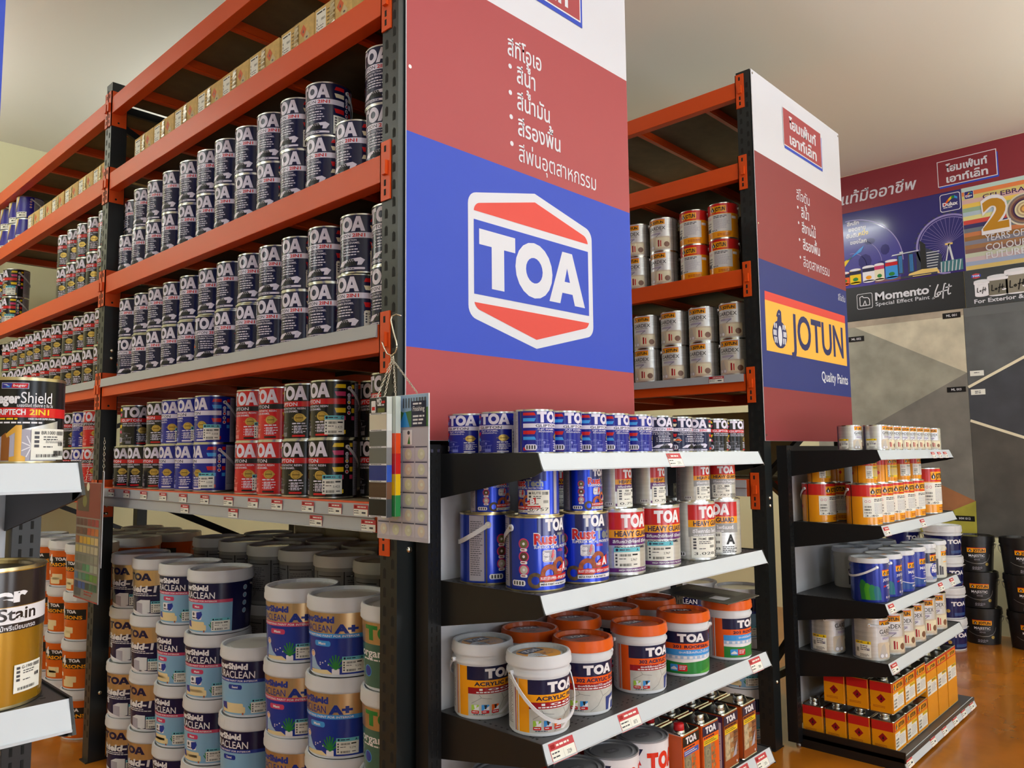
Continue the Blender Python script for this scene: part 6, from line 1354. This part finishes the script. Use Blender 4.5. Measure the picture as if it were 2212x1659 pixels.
# texture chart
t = thing('texture_chart', 'grey sample board of round plaster swatches with a landscape header', 'chart', (0, 0, 0))
b = MB(); b.box(1.405, 1.648, 1.262, 1.409, 1.878, 1.672, white_pl); solid('board', b, t)
fx = face_x(1.405, 1.878, 1.262, 1.5)
a = Art(); a.rect(.001, .001, .2285, .409, M('chart_grey', (182, 176, 190), .35, 0), 0)
a.rect(.001, .318, .2285, .409, M('chart_sky', (150, 180, 214), .3), 1); a.poly([(.001, .318), (.001, .375), (.06, .385), (.12, .36), (.2285, .372), (.2285, .318)], M('chart_green', (70, 120, 60), .3), 2); a.poly([(.1, .318), (.125, .36), (.132, .36), (.15, .318)], skyb, 3); a.bars(.12, .225, .372, .40, dkgrey, 3, 4, 9)
a.rect(.158, .318, .222, .39, navy, 4); a.text('Finishing', .19, .362, .014, white, .05, bold=.01, ly=5); a.lines(.165, .215, .38, 1, 1, .005, white, 5, 1); a.lines(.165, .215, .345, 3, .010, .005, white, 5, 2)
for r_ in range(7):
    for c in range(4):
        if r_ == 6 and c > 1: continue
        u0, v0 = .006+.056*c, .012+.0425*r_; a.rect(u0, v0, u0+.051, v0+.039, M('chart_cell', (196, 190, 204), .4), 1); a.rect(u0, v0+.0355, u0+.051, v0+.039, M('cell_head', (70, 70, 96), .4), 2)
        a.disc(u0+.026, v0+.017, .0155, .0155, M('swatch_a' if (r_+c) % 3 else 'swatch_b', (206, 206, 184) if (r_+c) % 3 else (214, 200, 186), .6), 3, 18); a.disc(u0+.028, v0+.018, .006, .005, M('swatch_c', (220, 220, 204), .6), 4, 8)
a.rect(.118, .268, .16, .31, white, 2); a.poly([(.14, .27), (.152, .27), (.148, .295)], green, 3); a.disc(.145, .302, .006, .006, dkgrey, 3, 8)
obj('swatch_print', a.build(fx), t)
b = MB(); chain(b, (1.441, 1.866, 1.797), (1.407, 1.700, 1.676)); solid('chain', b, t)
# two narrow painted colour bars
for nm, x0, y0, y1, zt, zb, cols, fcols, lb in (('a', 1.355, 1.770, 1.850, 1.667, 1.328, None, None, 'narrow colour chart with black header and grey, blue and brown blocks'), ('b', 1.376, 1.757, 1.840, 1.668, 1.330, None, None, 'narrow colour chart edge showing orange, red, yellow and green blocks')):
    t = thing('colour_chart', lb, 'chart', (0, 0, 0))
    b = MB(); b.box(x0, y0, zb, x0+.018, y1, zt, white_pl); solid('board', b, t, bevel=.001)
    a = Art(); a2 = Art(); w_ = y1-y0; h = zt-zb
    if nm == 'a':
        A_ = [(.855, 1, ink), (.715, .855, M('c_beige', (206, 198, 184), .3)), (.575, .715, M('c_gr1', (92, 94, 94), .3)), (.43, .575, M('c_gr2', (100, 102, 102), .3)), (.29, .43, M('c_blue', (14, 40, 130), .25)), (.15, .29, M('c_brown', (72, 46, 30), .3)), (0, .15, ink)]
        for v0, v1, m in A_: a.rect(0, h*v0+.004, w_, h*v1-.001, m, 1); a.rect(0, h*v0, w_, h*v0+.004, white, 1); a.lines(w_*.1, w_*.9, h*v0+.001, 1, 1, .0018, dkgrey, 2, 3)
        a.text('MD', w_*.58, h*.94, .016, white, .022, bold=.04, ly=3); a.rrect(w_*.12, h*.87, w_*.38, h*.97, .003, white, 3); a.rect(w_*.16, h*.89, w_*.34, h*.92, red, 4); a.rect(w_*.5, h*.87, w_*.9, h*.905, M('c_olive', (90, 96, 30), .4), 3); a.lines(w_*.48, w_*.92, h*.925, 1, 1, .004, white, 3, 2); a.rect(w_*.72, h*.945, w_*.92, h*.965, red, 3)
        for v0, v1, m in ((.855, 1, M('e_w1', (206, 212, 208), .3)), (.715, .855, M('e_w2', (226, 230, 230), .3)), (.575, .715, M('e_w3', (204, 210, 212), .3)), (.43, .575, M('e_gr', (134, 138, 142), .3)), (.29, .43, M('e_bl', (48, 92, 200), .3)), (.15, .29, M('e_br', (120, 84, 64), .3)), (0, .15, M('e_dk', (70, 74, 80), .3))): a2.rect(0, h*v0, .018, h*v1, m, 0)  # edge colours are lighter copies of the face, imitating stronger light on that side
    else:
        for v0, v1, m in ((.69, 1, M('f_pale', (196, 206, 200), .3)), (.52, .69, M('f_or', (232, 76, 20), .3)), (.35, .52, M('f_rd', (206, 26, 24), .3)), (.175, .35, M('f_ye', (240, 196, 10), .3)), (0, .175, M('f_gn', (40, 140, 76), .3))): a2.rect(0, h*v0, .018, h*v1, m, 0); a.rect(0, h*v0, w_, h*v1, m, 1)
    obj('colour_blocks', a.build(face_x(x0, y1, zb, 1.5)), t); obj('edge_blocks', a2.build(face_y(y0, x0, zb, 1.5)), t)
    b = MB(); chain(b, hk, (x0+.009, (y0+y1)/2+(.02 if nm == 'a' else -.03), zt-.004)); solid('chain', b, t)
    if nm == 'a': b = MB(); chain(b, hk, (x0+.009, y0+.025, zt-.004)); solid('chain', b, t)
# tall swatch charts by the middle post
t = thing('swatch_chart', 'tall grey chart with rows of small colour chips by the middle post', 'chart', (0, 0, 0))
b = MB(); b.box(1.385, 4.025, .812, 1.389, 4.36, 1.383, white_pl); solid('board', b, t)
a = Art(); W_, H_ = .333, .571; a.rect(.001, .001, W_, H_-.001, M('chart_mid_grey', (120, 116, 112), .5), 0); a.rect(.001, .40, W_, H_-.001, M('chart_maroon', (120, 28, 30), .4), 1); a.rect(.02, .43, .18, .55, M('chart_photo', (60, 40, 30), .4), 2); a.disc(.12, .48, .03, .03, M('chart_foliage', (110, 110, 60), .5), 3); a.disc(.16, .55, .02, .02, cream, 3)
pal = ['4a1c20 4a1c20 561f24 7a1420 861824 8e1c28', '4e2a22 5a3026 4a2c28 a03818 b0541c b4621e', '7a3c18 b48418 bc9020 c29c20 b8a060 c4a878', '9c8c50 a89868 ac9c74 a09478 a89c84 b0a48c', '545650 5c5e58 62645c 6a6c64 74766c 808074', '4a4c4c 545858 3a7458 468a60 8a9488 989c90', '3c5c80 4a7064 2c6c60 2c7a3c 4c7a28 5a7a30', '1c2454 20448c 1c448c 0c3430 14503c 145038']
for r_, line in enumerate(pal):
    for c, hx in enumerate(line.split()):
        u0, v0 = .012+.052*c, .36-.044*r_; m = M('chip_'+hx, tuple(int(hx[i:i+2], 16) for i in (0, 2, 4)), .4); a.rect(u0, v0, u0+.046, v0+.034, m, 2)
a.rect(.012, .016, .10, .05, dkgrey, 2); a.lines(.15, .30, .04, 2, .014, .007, dkred, 2, 3); a.rect(.001, .001, W_, .008, dkred, 2)
obj('colour_chips', a.build(face_x(1.385, 4.36, .812, 2)), t)
b = MB(); chain(b, (1.452, 4.355, 1.58), (1.387, 4.25, 1.385), link=.014); solid('chain', b, t)
t = thing('swatch_chart', 'dark photo chart hanging edge-on right of the colour chip chart', 'chart', (1.36, 3.93, 0), R(-18))
b = MB(); b.box(-.002, -.06, 1.0, .002, .19, 1.44, white_pl); solid('board', b, t)
a = Art(); a.rect(.001, .001, .248, .438, M('chart_dark', (52, 34, 34), .4), 0); a.rect(.02, .02, .23, .12, M('chart_violet', (70, 60, 90), .4), 1); a.bars(.04, .22, .03, .11, lav, 2, 3, 6); a.disc(.16, .26, .03, .03, grey, 1); a.rect(.02, .15, .23, .36, M('chart_umber', (70, 40, 34), .5), .5)
obj('photo_print', a.build(face_x(-.002, .19, 1.0, 2)), t)
b = MB(); chain(b, (.0, .12, 1.60), (0, .07, 1.442), link=.014); solid('chain', b, t)
